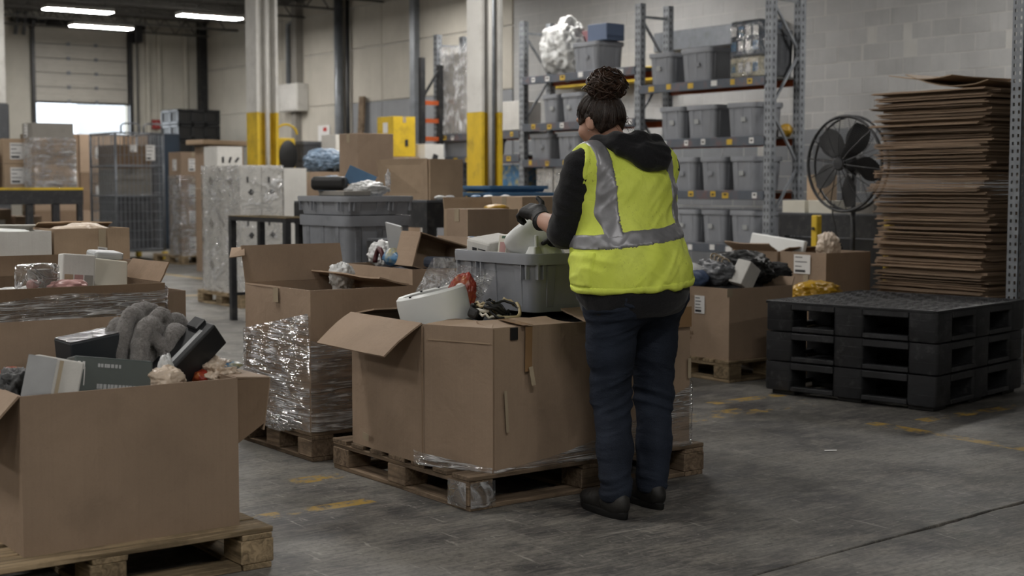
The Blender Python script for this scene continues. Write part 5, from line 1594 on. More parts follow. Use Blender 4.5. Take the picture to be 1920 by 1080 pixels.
for y in FY:
    for x_ in (0, RD - .08):
        q = place('upright_post', me_post, rk, (x_, y - FY[0], 0))
        for ms in (me_slot, me_slot2): tag(place('post_slots', ms, q), kind='stuff')
        part_box('foot_plate', (.035, 0, .004), (.12, .11, .008), m_post, q)
    for z0, z1 in ((.3, .9), (.9, 1.5), (1.5, 2.1), (2.1, 2.7), (2.7, 3.25)):
        fl_ = int(z0 * 10) % 4 == 1
        MB().bar((.04, y - FY[0], z0 if fl_ else z1), (RD - .04, y - FY[0], z1 if fl_ else z0), .025).build('diagonal_brace', m_post, rk)
    for z0 in (.3, 3.25):
        MB().bar((.04, y - FY[0], z0), (RD - .04, y - FY[0], z0), .03).build('cross_brace', m_post, rk)
SH = {0: [.60, 1.185, 1.765, 2.40], 1: [.60, 1.12, 1.57, 2.03, 2.635], 2: [.6, 1.12, 1.64, 1.95, 2.6]}
m_deck = pmat('shelf_deck', '#5b5a57', .6, var=.2)
m_ylab = pmat('yellow_label', '#c9a63a', .5)
rr = random.Random(9)
for bay, zs in SH.items():
    y0, y1 = FY[bay] - FY[0] + .034, FY[bay + 1] - FY[0] - .034
    for k, z in enumerate(zs):
        if bay == 2 and k == 4: continue
        bm_ = M['blue_metal'] if (bay, k) not in ((0, 1), (2, 2), (2, 3)) else M['blue_metal']
        f = MB().span((-.012, y0, z - .055), (.035, y1, z + .045)).build('front_beam', bm_, rk, bevel=.004)
        MB().span((RD - .04, y0, z - .05), (RD, y1, z + .045)).build('rear_beam', M['orange'], rk, bevel=.004)
        MB().span((.035, y0, z + .02), (RD - .04, y1, z + .04)).build('deck', m_deck, rk)
        n = 6
        for q in range(n):
            yy = y0 + (q + .5 + rr.uniform(-.25, .25)) * (y1 - y0) / n
            w_ = rr.uniform(.06, .10)
            lb = part_box('shelf_label', (-.0135, yy, z + rr.uniform(-.012, .008)), (.002, w_, .06), m_ylab if rr.random() < .4 else M['label'], f)
            if rr.random() < .6: part_box('print', (-.0012, yy, z), (.001, w_ * .5, .02), M['print'], lb).location = (-.0135, 0, 0)
ZT = .045
G = 'grey totes on the storage rack'
def rt(lab, yl, z, w=.40, h=.37, dp=.45, mat=None, x=None):
    t_ = tote(lab, XR + .03 + dp / 2 if x is None else x, yl + w / 2, z + ZT, dp, w, h, mat, group=G)
    ws_ = part_box('worn_sticker', (-dp / 2 + .018, rr.uniform(-.06, .06), h * .55), (.004, .07, .05), M['grey_plastic'] if rr.random() < .5 else M['tote'], t_)
    ws_.rotation_euler = (0, R(-4), 0)
ordn = ['right', 'middle', 'left']
for k in range(3): rt('grey tote on the bottom shelf of the near rack bay, %s one' % ordn[k], [10.80, 11.245, 11.69][k], .60)
rt('grey tote on the bottom shelf of the near rack bay, behind the worker', 12.14, .60, .38)
for k in range(3): rt('grey tote on the second shelf of the near rack bay, %s one' % ordn[k], [10.80, 11.27, 11.74][k], 1.185)
rt('grey tote on the second shelf of the near rack bay, behind the vest', 12.2, 1.185, .36)
for k in range(3): rt('grey tote on the third shelf of the near rack bay, %s one' % ordn[k], [10.80, 11.42, 11.95][k], 1.765, [.46, .48, .40][k])
rt('big grey tote on the top shelf of the near rack bay, by the water packs', 11.50, 2.40, .50, .37)
rt('narrower grey tote on the top shelf of the near rack bay, beside the inner post', 12.14, 2.40, .40, .36)
rt('grey tote low at the end of the near bay, behind the end brace', 10.66, 2.40, .10, .50, .30, M['tote_dark'], x=11.42)
# bundled packs
for k, (z, h, mm) in enumerate(((2.445, .22, 'label'), (2.67, .38, 'navy'))):
    b_ = thing('drink_pack', ['white and yellow shrink pack on the top shelf, lower one', 'dark blue shrink pack on the top shelf, upper one'][k], 'pack', (XR + .06, 10.78, z))
    MB().span((0, 0, 0), (.36, .44, h)).build('body', pmat('pack_body_%d' % k, ['#b9b29a', '#2c3a4a'][k], .4, var=.5, scale=9), b_, bevel=.02, seg=2)
    for i in range(4):
        for j in range(2 if k else 1):
            MB().box((-.004, .06 + i * .108, h * (.3 + .42 * j) if k else h * .5), (.006, .07, .10)).build('white_print', M['label'] if (i + j) % 3 else M['multi_blue'], b_)
    MB().span((-.008, -.008, .0), (.368, .448, h + .008)).build('shrink_film', M['film_heavy'], b_, bevel=.02)
# far bay
rt('grey tote on the top shelf of the middle rack bay, under the blue carton', 13.45, 2.635, .52, .36)
rt('grey tote on the fourth shelf of the middle rack bay, right one', 13.75, 2.03, .44, .36)
rt('grey tote on the fourth shelf of the middle rack bay, left one', 14.25, 2.03, .34, .36)
rt('grey tote on the third shelf of the middle rack bay, left one', 14.40, 1.57, .46, .33)
rt('grey tote on the third shelf of the middle rack bay, right one', 13.82, 1.57, .46, .33)
soft('poly_bag', 'large bulging white plastic bag on the rack top shelf', 'bag', (XR + .28, 14.38, 3.02), (.24, .36, .34), M['bag_white'], seed=71, amp=.28, freq=1.8, ridged=.14, sub=5)
slabthing('carton', 'small blue carton lying on the grey tote on the rack top', 'box', (XR + .22, 13.52, 3.145), (.30, .34, .20), pmat('bluegrey_card', '#5e6e8a', .6, var=.06), (0, 0, R(4)))
slabthing('carton', 'small dull red carton beside the blue carton on the rack top', 'box', (XR + .40, 13.95, 3.13), (.26, .34, .17), pmat('dullred_card', '#8a5f63', .6, var=.1), (0, 0, R(-6)))
for k in range(2):
    c_ = carton(['white film-wrapped bundle on the middle bay shelf, right one', 'white film-wrapped bundle on the middle bay shelf, left one'][k], XR + .05, 14.0 + k * .36, 1.165, .4, .33, .33, M['white_card'], tape=False)
    film_wrap(c_, rect(.4, .33), 0, .34, M['film_heavy'], 3 + k, res=.04)
# third bay: tall wrapped load, grey bin
tote('long grey bin on the third shelf of the far rack bay', XR + .27, 16.42, 1.64 + ZT, .46, .98, .24, group=G)
wl_ = thing('wrapped_load', 'tall silver film-wrapped load standing on the far rack bay', 'load', (XR + .03, 16.18, 1.995))
MB().span((0.02, .02, 0), (.46, .70, 1.12)).build('load_core', M['grey_card'], wl_, bevel=.02)
film_wrap(wl_, rect(.48, .72), 0, 1.22, M['film_vert'], 5, amp=.03, s=(10, 2), res=.035)
slabthing('carton', 'white printed carton on the far rack bay behind the yellow column', 'box', (XR + .25, 15.35, 2.2), (.36, .5, .38), M['white_card'])
slabthing('carton', 'blue printed carton on the far rack bay, second shelf', 'box', (XR + .25, 15.3, 1.36), (.36, .5, .38), M['multi_blue'])
slabthing('carton', 'brown carton on the lowest shelf of the middle rack bay', 'box', (XR + .27, 14.3, .82), (.4, .6, .35), K)
slabthing('carton', 'brown carton on the lowest shelf of the far rack bay', 'box', (XR + .27, 15.8, .82), (.4, .7, .35), M['kraft_dark'])
slabthing('carton', 'tan carton on the second shelf behind the near bay post', 'box', (XR + .27, 13.1, 1.33), (.4, .5, .30), M['kraft_light'])
soft('yellow_bundle', 'yellow and brown goods low on the rack end shelf', 'bundle', (XR + .42, 10.72, 1.88), (.06, .08, .07), M['yellow_bag'], seed=73, amp=.2)
# second, darker rack frame with orange beams further along
r2 = thing('shelf_ladder', 'dark rack frame with orange rungs left of the film-wrapped load', 'rack', (10.72, 16.78, 0))
for x_ in (0, .30):
    MB().span((x_, 0, 0), (x_ + .07, .07, 3.05 - x_ * .3)).build('upright_post', M['black_metal'], r2)
for z_ in (1.9, 2.15, 2.4):
    MB().span((.07, .02, z_), (.30, .05, z_ + .06)).build('rung', M['orange'], r2)
MB().bar((.05, .035, 2.5), (.32, .035, 2.9), .03).build('brace', M['black_metal'], r2)
# grey service duct on the block wall behind the rack
svc('wall_duct', 'grey horizontal duct on the block wall above the rack totes', 'duct', MB().span((XW - .2, 12.9, 3.15), (XW - .01, 15.2, 3.42)), M['grey_metal'], bevel=.01)
svc('wall_rail', 'yellow and brown timber rail behind the rack top shelf', 'rail', MB().span((XW - .35, 14.9, 2.75), (XW - .1, 17.4, 2.95)), M['yellow'], bevel=.01)

# ================================================================== BACKGROUND GOODS
# yellow box on a carton stack, white boxes beside it
YG = 'cartons under the yellow box'
for k in range(3):
    carton(['bottom brown carton under the yellow box', 'middle brown carton under the yellow box', 'top brown carton under the yellow box'][k], 9.93, 16.24, k * .555, .42, .46, .55, K, labels=[('y', .5, .5, .12, .1)])
yb = carton('yellow printed carton with torn tape near the wall', 9.95, 16.26, 1.668, .34, .42, .53, M['yellow'], labels=[], tape=True)
MB().box((.20, -.006, .18), (.05, .002, .09)).build('figure_print', M['print'], yb)
MB().box((-.006, .2, .38), (.002, .12, .14)).build('paper_patch', M['label'], yb)
for k in range(4):
    c_ = carton(['bottom', 'second', 'third', 'top'][k] + ' white carton of the short stack right of the yellow box', 10.36, 16.1 + .01 * k, k * .46, .30, .34, .455, M['white_card'], tape=False)
    MB().box((.15, -.006, .25), (.08, .002, .14), rotm(0, R(20), 0)).build('mark_print', M['print'], c_)
tote('grey bin in front of the short white carton stack', 10.55, 15.65, 0, .5, .7, .9, M['tote'], name='bulk_bin', cat='bin')
for k in range(3):
    c_ = carton(['bottom', 'middle', 'top'][k] + ' white carton left of the yellow box', 9.45 + k * .02, 17.0, k * .66, .34, .40, .65, M['white_card'], tape=False)
    MB().box((.17, -.006, .5), (.09, .002, .10)).build('mark_print', M['print'], c_)
# white notice board on the wall
sg = thing('notice_board', 'tall white notice with red heading on the wall right of the column', 'sign', (XW - .045, 25.1, 0))
MB().span((-.012, -.24, 1.88), (0, .24, 2.46)).build('board', M['label'], sg, bevel=.004)
MB().span((-.014, -.12, 2.34), (-.012, .02, 2.42)).build('red_mark', pmat('red_paint', '#b0352e', .5), sg)
for k in range(4): MB().span((-.014, -.18, 1.96 + k * .09), (-.012, .14 - .03 * k, 1.99 + k * .09)).build('text_line', M['grey_card'], sg)
gy_ = thing('guard_post', 'yellow guard post standing right of the white notice', 'post', (12.9, 23.4, 0))
MB().tube([(0, 0, 0), (0, 0, 1.9)], .07, 12).build('post', M['yellow'], gy_, smooth=.6)
MB().lathe([(.001, 1.96), (.05, 1.94), (.07, 1.9)], 12).build('cap', M['yellow'], gy_, smooth=True)
tote('dark grey bin under the junction cabinet', 9.9, 18.6, 0, .6, .9, 1.62, M['tote_dark'], name='bulk_bin', cat='bin')
tote('dark grey tote standing on the dark grey bin', 9.9, 18.6, 1.63, .55, .8, .28, M['tote_dark'])
# pile behind the grey bins
bench('black bench between the column and the grey bins', 7.0, 13.1, 8.0, 14.6, 1.25) if False else None
for k in range(3):
    carton(['bottom', 'middle', 'top'][k] + ' brown carton of the pile behind the tall white carton', 7.55, 13.9, k * .48, .5, .5, .475, K)
soft('blue_wrapped_bundle', 'blue and white wrapped bundle on the pile behind the tall white carton', 'bundle', (7.72, 14.1, 1.555), (.20, .22, .13), pmat('blue_white_wrap', '#6f8296', .35, var=.4, scale=9, bump=.4, bscale=16), seed=75, amp=.15, freq=2.4, ridged=.16)
soft('brown_sack', 'tan cloth sack on the pile beside the blue bundle', 'bag', (7.92, 13.98, 1.54), (.10, .10, .12), M['bag_cream'], seed=76, amp=.25, freq=2)
# stack of labelled cartons on a pallet
pallet('wooden pallet under the labelled brown carton stack', 9.22, 21.6, 1.0, 1.2)
names4 = ['bottom', 'second', 'third', 'top']
for k in range(4):
    for j in range(2):
        h_ = .40
        carton('%s %s brown carton with white label in the film-wrapped stack beside the cage' % (names4[k], ['left', 'right'][j]), 9.26 + j * .42, 21.66, .14 + k * .42, .41, .5, .415, K if (j + k) % 2 else M['kraft_dark'], labels=[('y', .5, .5, .16, .2), ('x', .5, .5, .16, .18)], group='labelled cartons beside the cage')
fw2 = thing('pallet_film', 'clear film round the labelled brown carton stack', 'film', (9.26, 21.66, .14))
film_wrap(fw2, rect(.83, .5), 0, 1.3, M['film'], 15, res=.05, name='film')
# cartons around the first column
for k in range(3):
    c_ = carton(['bottom', 'middle', 'top'][k] + ' white carton of the stack in front of the first column', 7.98, 17.48, k * .60, .36, .42, .595, M['white_card'], tape=False)
    for q in range(3): MB().box((.08 + q * .10, -.006, .42), (.03, .002, .08), rotm(0, R(20 * q), 0)).build('mark_print', M['print'], c_)
for k in range(3):
    carton(['bottom', 'middle', 'top'][k] + ' brown carton of the stack behind the first column', 8.75, 19.45, k * .62, .55, .5, .615, K)
slabthing('cardboard_bundle', 'flat tan cardboard bundle lying on the brown cartons by the column', 'cardboard', (9.02, 19.7, 1.905), (.80, .55, .07), M['kraft_light'], (0, R(1), R(3)), bevel=.01)
# roll cage
cg = thing('roll_cage', 'tall grey wire roll cage with yellow feet', 'cage', (8.80, 23.3, 0))
CX, CY, CH = .84, 1.2, 2.16
for x_ in (0, CX):
    for y_ in (0, CY):
        MB().tube([(x_, y_, .16), (x_, y_, CH)], .022, 8).build('post', M['grey_metal'], cg, smooth=True)
        MB().span((x_ - .05, y_ - .05, 0.0), (x_ + .05, y_ + .05, .14)).build('foot', M['yellow'], cg, bevel=.02)
def wires(p0, du, L):
    mb = MB(); n = int(L / .075)
    for i in range(1, n):
        q = Vector(p0) + Vector(du) * (L * i / n); mb.tube([(q.x, q.y, .2), (q.x, q.y, CH - .02)], .006, 4)
    for z_ in np.arange(.35, CH - .1, .16):
        q = Vector(p0) + Vector(du) * L; mb.tube([(p0[0], p0[1], z_), (q.x, q.y, z_)], .004, 4)
    tag(mb.build('wire_panel', M['galv'], cg), kind='stuff')
wires((0, 0, 0), (1, 0, 0), CX); wires((0, CY, 0), (1, 0, 0), CX); wires((0, 0, 0), (0, 1, 0), CY); wires((CX, 0, 0), (0, 1, 0), CY)
for z_ in (.18, 1.1, 1.6, CH):
    for a_, b_ in (((0, 0), (CX, 0)), ((0, 0), (0, CY)), ((CX, 0), (CX, CY)), ((0, CY), (CX, CY))):
        MB().tube([(*a_, z_), (*b_, z_)], .017, 6).build('rail', M['grey_metal'], cg, smooth=True)
for x_ in (.1, .5):
    MB().tube([(x_, 0, CH), (x_, 0, CH + .12), (x_ + .05, 0, CH + .16), (x_ + .27, 0, CH + .16), (x_ + .32, 0, CH + .12), (x_ + .32, 0, CH)], .016, 6).build('handle_hoop', M['grey_metal'], cg, smooth=True)
MB().span((0, 0, .15), (CX, CY, .18)).build('base', M['grey_metal'], cg)
sheet_label(cg, (.60, -.03, 1.83), (1, 0, 0), (0, 0, 1), .16, .26, name='cage_label')
sheet_label(cg, (.30, -.03, 1.9), (1, 0, 0), (0, 0, 1), .12, .12, name='cage_label')
for k, (z_, h_, mm) in enumerate(((.18, .9, 'tote_dark'), (1.1, .45, 'grey_card'), (1.56, .4, 'kraft_dark'))):
    slabthing('carton', ['dark crate at the bottom of the wire roll cage', 'grey carton in the middle of the wire roll cage', 'brown carton at the top of the wire roll cage'][k], 'box', (8.80 + CX / 2, 23.3 + CY / 2 + .1, z_ + h_ / 2 + .01), (CX - .2, CY - .35, h_), M[mm])
# conveyor bench with wrapped cartons
bt = bench('black steel bench with yellow edge under the wrapped cartons at left', 5.0, 18.85, 6.66, 19.95, 1.25)
MB().span((0, -.008, 1.222), (1.66, -.001, 1.252)).build('yellow_edge', M['yellow'], bt)
for x_ in (.45, .9, 1.25): MB().span((x_, .0, 0), (x_ + .09, .07, 1.04)).build('leg', M['black_metal'], bt)
TG = 'wrapped cartons on the left bench'
for k in range(3):
    z_ = 1.252 + [0, .325, .66][k]; h_ = [.32, .33, .20][k]
    carton(['bottom', 'middle', 'top'][k] + ' brown carton of the front stack on the left bench', 6.06, 18.98 + .03 * k, z_, .55, .42, h_, K if k < 2 else M['grey_card'], labels=[('x', .4, .5, .14, .18)])
    if k < 2: carton(['bottom', 'top'][k] + ' white-labelled carton of the rear stack on the left bench', 5.80, 19.44, z_, .40, .40, h_, M['kraft_light'], labels=[('y', .45, .5, .2, .22)])
fw3 = thing('pallet_film', 'clear film round the front carton stack on the left bench', 'film', (6.06, 18.98, 1.255))
film_wrap(fw3, rect(.55, .42), 0, .66, M['film'], 17, res=.04, name='film')
carton('yellow and brown carton at the far left end of the bench', 5.35, 19.5, 1.252, .36, .36, .5, M['kraft_dark'])
for k in range(3):
    carton(['left', 'middle', 'right'][k] + ' brown carton with label on the floor under the left bench', 5.75 + k * .42, 20.2, .3 * 0, .36, .4, .95 - .1 * k, K, labels=[('y', .5, .75, .18, .18), ('y', .5, .35, .16, .2)])
# black crate stack against the far corner
for k in range(9):
    c_ = thing('plastic_crate', names4[min(k, 0)] + ' black crate' if False else ['first', 'second', 'third', 'fourth', 'fifth', 'sixth', 'seventh', 'eighth', 'ninth'][k] + ' black crate from the floor in the tall corner stack', 'crate', (11.92, 28.0, k * .318), 0, 'black crates in the corner stack')
    for x_ in (0, .29, .58, .88): MB().span((x_, 0, 0), (x_ + .06, .05, .30)).build('slat', M['black_plastic'], c_)
    for z_ in (0, .25): MB().span((0, 0.0, z_), (.94, .9, z_ + .06)).build('frame', M['black_plastic'], c_, bevel=.01)
    MB().span((.02, .03, .06), (.92, .87, .25)).build('panel', M['rubber'], c_)
    for y_ in (.40, .85): MB().span((0, y_, 0), (.05, y_ + .05, .30)).build('slat', M['black_plastic'], c_)
bs = thing('blue_cabinet', 'dark blue cabinet standing by the dock wall left of the black crates', 'cabinet', (11.05, 27.0, 0))
MB().span((0, 0, 0), (.48, .5, 2.3)).build('body', pmat('dark_blue_paint', '#131d28', .5), bs, bevel=.01)
MB().span((.03, -.012, .1), (.45, -.001, 2.25)).build('door', pmat('dark_blue_door', '#172431', .5), bs, bevel=.004)
MB().span((.38, -.03, 1.1), (.41, -.012, 1.3)).build('handle', M['galv'], bs)
rs = thing('red_sign', 'small red square sign on the dock wall', 'sign', (12.55, YF - .09, 0))
MB().span((-.10, -.012, 2.54), (.10, 0, 2.74)).build('plate', pmat('red_sign_paint', '#8a2f30', .5), rs, bevel=.003)
MB().span((-.02, -.014, 2.60), (.03, -.012, 2.68)).build('symbol', M['pink'], rs)
for i in range(3):
    for k in range(3):
        carton('%s brown carton of the %s column stacked before the dock door' % (['bottom', 'middle', 'top'][k], ['left', 'middle', 'right'][i]), 9.05 + i * .93, 28.4, k * .77, .90, .8, .765, K if (i + k) % 2 else M['kraft_dark'], labels=[('y', .5, .5, .25, .22)], group='cartons stacked before the dock door')
# ================================================================== THE WORKER
PX, PY = 3.70, 4.27
wk = thing('person', 'worker in yellow hi-vis vest, black hoodie and dark jeans sorting goods over the grey tote', 'person', (PX, PY, 0))
J = dict(hipL=(-.095, .0, .84), kneeL=(-.058, .035, .45), ankL=(-.128, -.075, .10), hipR=(.125, .0, .84), kneeR=(.168, .035, .44), ankR=(.103, -.030, .10),
         shL=(-.170, .085, 1.365), elL=(-.172, .185, 1.112), wrL=(-.118, .425, 1.155), hdL=(-.098, .505, 1.185),
         shR=(.225, .07, 1.368), elR=(.262, .27, 1.135), wrR=(.160, .535, 1.075), hdR=(.118, .615, 1.05),
         neck=(.022, .085, 1.425), headb=(-.012, .118, 1.50), head=(-.026, .148, 1.560))
pit = R(24)
HF = np.array((-.12, math.cos(pit), -math.sin(pit))); HF /= np.linalg.norm(HF)
HR = np.cross(HF, (0, 0, 1)); HR /= np.linalg.norm(HR); HU = np.cross(HR, HF)
HROT = np.stack([HR, HF, HU], 1)                       # columns: right, forward, up
def hp(r, f, u): return tuple(np.array(J['head']) + HR * r + HF * f + HU * u)
V3 = lambda p: np.array(p, dtype=np.float32)

m_skin = pmat('skin', '#b48a76', .55, var=.06, scale=14, bump=.12, bscale=120, bdist=.002)
t = NT('black_hoodie')
v = t.coord('Object', rnd=False)
n_ = t.noise(v, 260, 2)
c = t.ramp(n_, .35, .7, lin('#131315'), lin('#202023'))
m_hood = t.done(t.bsdf(c, .88, 0, t.bump(t.math('ADD', t.noise(v, 22, 3, .6, .8), t.math('MULTIPLY', n_, .2)), .35, .006), Sheen_Weight=.15, Specular_IOR_Level=.2))
t = NT('dark_denim')
v = t.coord('Object', rnd=False)
fade = t.noise(t.coord('Object', (1, 1, .5), rnd=False), 5, 4, .6)
c = t.ramp(fade, .32, .72, lin('#171b23'), lin('#282f3c'))
tw = t.noise(t.coord('Object', (420, 420, 300), rnd=False), 1, 2)
c = t.mix(t.math('MULTIPLY', t.ramp(tw, .45, .7), .3), c, lin('#3a4152'))
m_denim = t.done(t.bsdf(c, .85, 0, t.bump(t.math('ADD', tw, t.math('MULTIPLY', t.noise(t.coord('Object', (10, 10, 26), rnd=False), 1.6, 4, .6, 1.0), 2.2)), .35, .006), Specular_IOR_Level=.2))
t = NT('hi_vis_yellow')
v = t.coord('Object', rnd=False)
c = t.ramp(t.noise(v, 5, 4), .3, .7, lin('#d2e055'), lin('#e4f06e'))
sp_n = t.noise(t.coord('Object', (1.4, 1, .8), rnd=False), 90, 4, .7)
reg = t.ramp(t.noise(v, 5.5, 3, .6), .48, .62)
c = t.mix(t.math('MULTIPLY', t.math('MULTIPLY', t.ramp(sp_n, .60, .70), reg), .6), c, lin('#5d5f2e'))
c = t.mix(t.math('MULTIPLY', t.ramp(t.noise(v, 9, 5, .65), .5, .8), .35), c, lin('#97a24a'))
m_vest = t.done(t.bsdf(c, .7, 0, t.bump(t.noise(t.coord('Object', (1, 1, .6), rnd=False), 18, 4, .6, .8), .35, .01), Specular_IOR_Level=.25))
m_tape = pmat('grey_reflective_tape', '#86868a', .38, .25, var=.08, scale=30, bump=.12, bscale=60)
m_glove = pmat('black_glove', '#161617', .65, var=.3, scale=30, bump=.3, bscale=150, bdist=.002)
m_shoe = pmat('black_leather_shoe', '#1a1918', .55, var=.3, dirt='#4c4843', dirtamt=.35, dscale=14, bump=.2, bscale=60)
t = NT('dark_brown_hair')
v = t.coord('Object', rnd=False)
n_ = t.noise(v, 90, 3, .6, .6)
c = t.ramp(n_, .3, .72, lin('#15100d'), lin('#3a2a20'))
m_hair = t.done(t.bsdf(c, .45, 0, t.bump(n_, .6, .004), Specular_IOR_Level=.45))
m_curl = pmat('brown_hair_curls', '#3d2b20', .4, var=.5, scale=30)

# ---- the body: one continuous surface from head to feet
b = SDF((-.34, -.22, -.01), (.36, .74, 1.72), .0075)
for s_ in 'LR':
    b.cap(J['hip' + s_], J['knee' + s_], .088, .056, .02); b.cap(J['knee' + s_], J['ank' + s_], .056, .038, .02)
    a_ = J['ank' + s_]; b.cap((a_[0], a_[1], .05), (a_[0] + .025, a_[1] + .19, .04), .036, .026, .02)
    b.cap(a_, (a_[0], a_[1] - .02, .05), .038, .036, .02)
    b.cap(J['sh' + s_], J['el' + s_], .052, .041, .02); b.cap(J['el' + s_], J['wr' + s_], .050, .033, .02)
    b.cap(J['wr' + s_], J['hd' + s_], .026, .018, .02)
b.ell((.012, -.01, .89), (.195, .145, .13), .05).ell((.015, .03, 1.04), (.195, .15, .16), .06).ell((.03, .06, 1.24), (.18, .13, .18), .06)
b.cap((-.14, .075, 1.365), (.195, .065, 1.37), .06, .06, .05)
b.cap(J['neck'], J['headb'], .058, .052, .03)
b.ell(J['head'], (.074, .092, .100), .02, rot=HROT)                      # cranium
b.ell(hp(0, .045, -.060), (.052, .055, .055), .03, rot=HROT)             # jaw
b.ell(hp(0, .078, -.100), (.022, .018, .016), .02)                       # chin
b.cap(hp(0, .088, .010), hp(0, .104, -.032), .009, .014, .012)           # nose
b.ell(hp(0, .090, -.068), (.022, .012, .007), .008)                      # lips
for s_ in (-1, 1):
    b.ell(hp(s_ * .032, .088, .012), (.014, .010, .010), .008, 'sub')    # eye sockets
    b.cap(hp(s_ * .048, .074, .030), hp(s_ * .016, .088, .030), .009, .009, .014)   # brow
    b.ell(hp(s_ * .050, .060, -.030), (.022, .022, .022), .03)           # cheek
    b.ell(hp(s_ * .080, -.008, -.022), (.012, .022, .035), .006, rot=HROT)          # ear
    b.ell(hp(s_ * .091, .000, -.018), (.006, .010, .018), .004, 'sub', rot=HROT)
body = b.build('body', m_skin, wk)
for s_ in (-1, 1):
    e_ = MB().lathe([(.0001, -.011), (.008, -.008), (.011, 0), (.008, .008), (.0001, .011)], 12).build('eye', pmat('eye_white', '#a79d94', .3), wk, smooth=True); e_.location = hp(s_ * .032, .077, .008); e_.scale = (1, 1, .8)
    i_ = MB().lathe([(.0001, -.006), (.005, -.003), (.006, 0), (.005, .003), (.0001, .006)], 10).build('iris', M['rubber'], e_, smooth=True); i_.location = tuple(HF * .007 - HU * .003)
er = MB().lathe([(.0001, -.003), (.003, 0), (.0001, .003)], 8).build('earring', M['steel'], wk, smooth=True); er.location = hp(-.090, .004, -.052)

# ---- jeans
j = SDF((-.28, -.22, .03), (.34, .24, 1.06), .0065)
for s_ in 'LR':
    h, k, a_ = V3(J['hip' + s_]), V3(J['knee' + s_]), V3(J['ank' + s_])
    j.cap(h + V3((0, -.01, .01)), h * .5 + k * .5, .116, .094, .03); j.cap(h * .5 + k * .5, k, .094, .077, .03)
    j.cap(k, k * .45 + a_ * .55 + V3((0, -.008, 0)), .077, .070, .03); j.cap(k * .45 + a_ * .55 + V3((0, -.008, 0)), a_ + V3((0, .0, .0)), .070, .062, .03)
j.ell((.012, -.012, .90), (.218, .165, .15), .05)
for s_ in (-1, 1): j.ell((.012 + s_ * .095, -.075, .865), (.105, .095, .115), .05)
j.cap((.014, -.19, .77), (.012, -.2, .93), .012, .02, .03, 'sub')
P = j.pts()
sole_z = .062
j.f = np.maximum(j.f, sole_z - P[..., 2]); j.f = np.maximum(j.f, P[..., 2] - .97)
jf = j.clone()
def jw(V):
    z = V[:, 2]
    wr_ = .0
    sgn = np.sign(V[:, 0] - .03)
    Q = np.stack([V[:, 0] * 5 + sgn * 3, V[:, 1] * 5, z * 24 + V[:, 0] * 9 * sgn], 1)
    env = .35 + .65 * np.exp(-((z - .46) / .10) ** 2) + .8 * np.exp(-((z - .12) / .06) ** 2) + .5 * np.exp(-((z - .76) / .07) ** 2)
    return env * .0085 * ridge(Q, 1.0, 2) - .002
j.build('jeans', m_denim, wk, disp=jw)
def patch(src, cut, off, name, mat, parent=wk, disp=None):
    q = src.clone(); q.f = np.maximum(q.f - off, cut(q.pts())); return q.build(name, mat, parent, disp=disp)
for cx in (-.088, .125):
    def cut(P, cx=cx):
        x, y, z = P[..., 0] - cx, P[..., 1], P[..., 2]
        low = .815 + .35 * np.abs(x) * 0 + np.abs(x) * .28
        return np.maximum.reduce([np.abs(x) - .068, z - .925, low - z, y + .03])
    patch(jf, cut, .005, 'back_pocket', m_denim, disp=lambda V: jw(V))

# ---- hoodie
def torso(s, e=0.0):
    s.ell((.012, .005, .93), (.222 + e, .170 + e, .20), .05); s.ell((.015, .03, 1.05), (.218 + e, .168 + e, .19), .06); s.ell((.03, .058, 1.25), (.200 + e, .150 + e, .19), .06)
    s.cap((-.13, .078, 1.365), (.185, .066, 1.37), .072 + e, .072 + e, .05)
    return s
hd = SDF((-.34, -.24, .76), (.38, .60, 1.53), .0075)
torso(hd)
hd.ell((.012, -.012, .875), (.236, .204, .16), .03)
for s_ in 'LR':
    sh_, el, wr_ = V3(J['sh' + s_]), V3(J['el' + s_]), V3(J['wr' + s_])
    hd.cap(sh_, sh_ * .5 + el * .5, .076, .074, .04); hd.cap(sh_ * .5 + el * .5, el, .074, .066, .03)
    hd.cap(el, el + (wr_ - el) * .08, .064, .060, .03)
hd.cap(J['neck'], (.0, .105, 1.47), .075, .064, .03)
P = hd.pts()
hd.f = np.maximum(hd.f, .785 + .05 * P[..., 0] - P[..., 2])
hd.f = np.maximum(hd.f, (P[..., 2] - 1.455) * .8)
for s_ in 'LR':                                        # cuff ends
    el, wr_ = V3(J['el' + s_]), V3(J['wr' + s_]); d = (wr_ - el) / np.linalg.norm(wr_ - el)
    c0 = el + (wr_ - el) * .15
    far = ((P - el) @ d > np.linalg.norm(c0 - el)) & (np.linalg.norm(P - wr_, axis=-1) < .22)
    hd.f = np.where(far, np.maximum(hd.f, (P - c0) @ d), hd.f)
hdf = hd.clone()
def hw(V):
    arm = np.clip((np.abs(V[:, 0] - .03) - .16) / .05, 0, 1)
    Q = np.stack([V[:, 0] * 7, V[:, 1] * 9 + V[:, 2] * 6, V[:, 2] * 20 - V[:, 1] * 10], 1)
    return .006 * ridge(Q, 1.0, 2) * (.5 + .7 * arm) - .001
hd.build('hoodie', m_hood, wk, disp=hw)
ho = SDF((-.24, -.24, 1.28), (.30, .24, 1.56), .006)
ring = [(-.075, .165, 1.425), (-.095, .08, 1.455), (-.065, -.005, 1.462), (.005, -.05, 1.46), (.085, -.035, 1.455), (.135, .03, 1.45), (.125, .12, 1.43), (.07, .175, 1.415)]
ho.chain(ring, [.026, .034, .040, .044, .044, .040, .034, .028], .02)
ho.chain([(-.07, -.03, 1.435), (.0, -.085, 1.425), (.075, -.085, 1.42), (.13, -.03, 1.43)], [.032, .042, .046, .036], .012)
ho.chain([(-.045, -.06, 1.415), (.01, -.10, 1.40), (.075, -.10, 1.395), (.12, -.06, 1.41)], [.028, .036, .038, .03], .010)
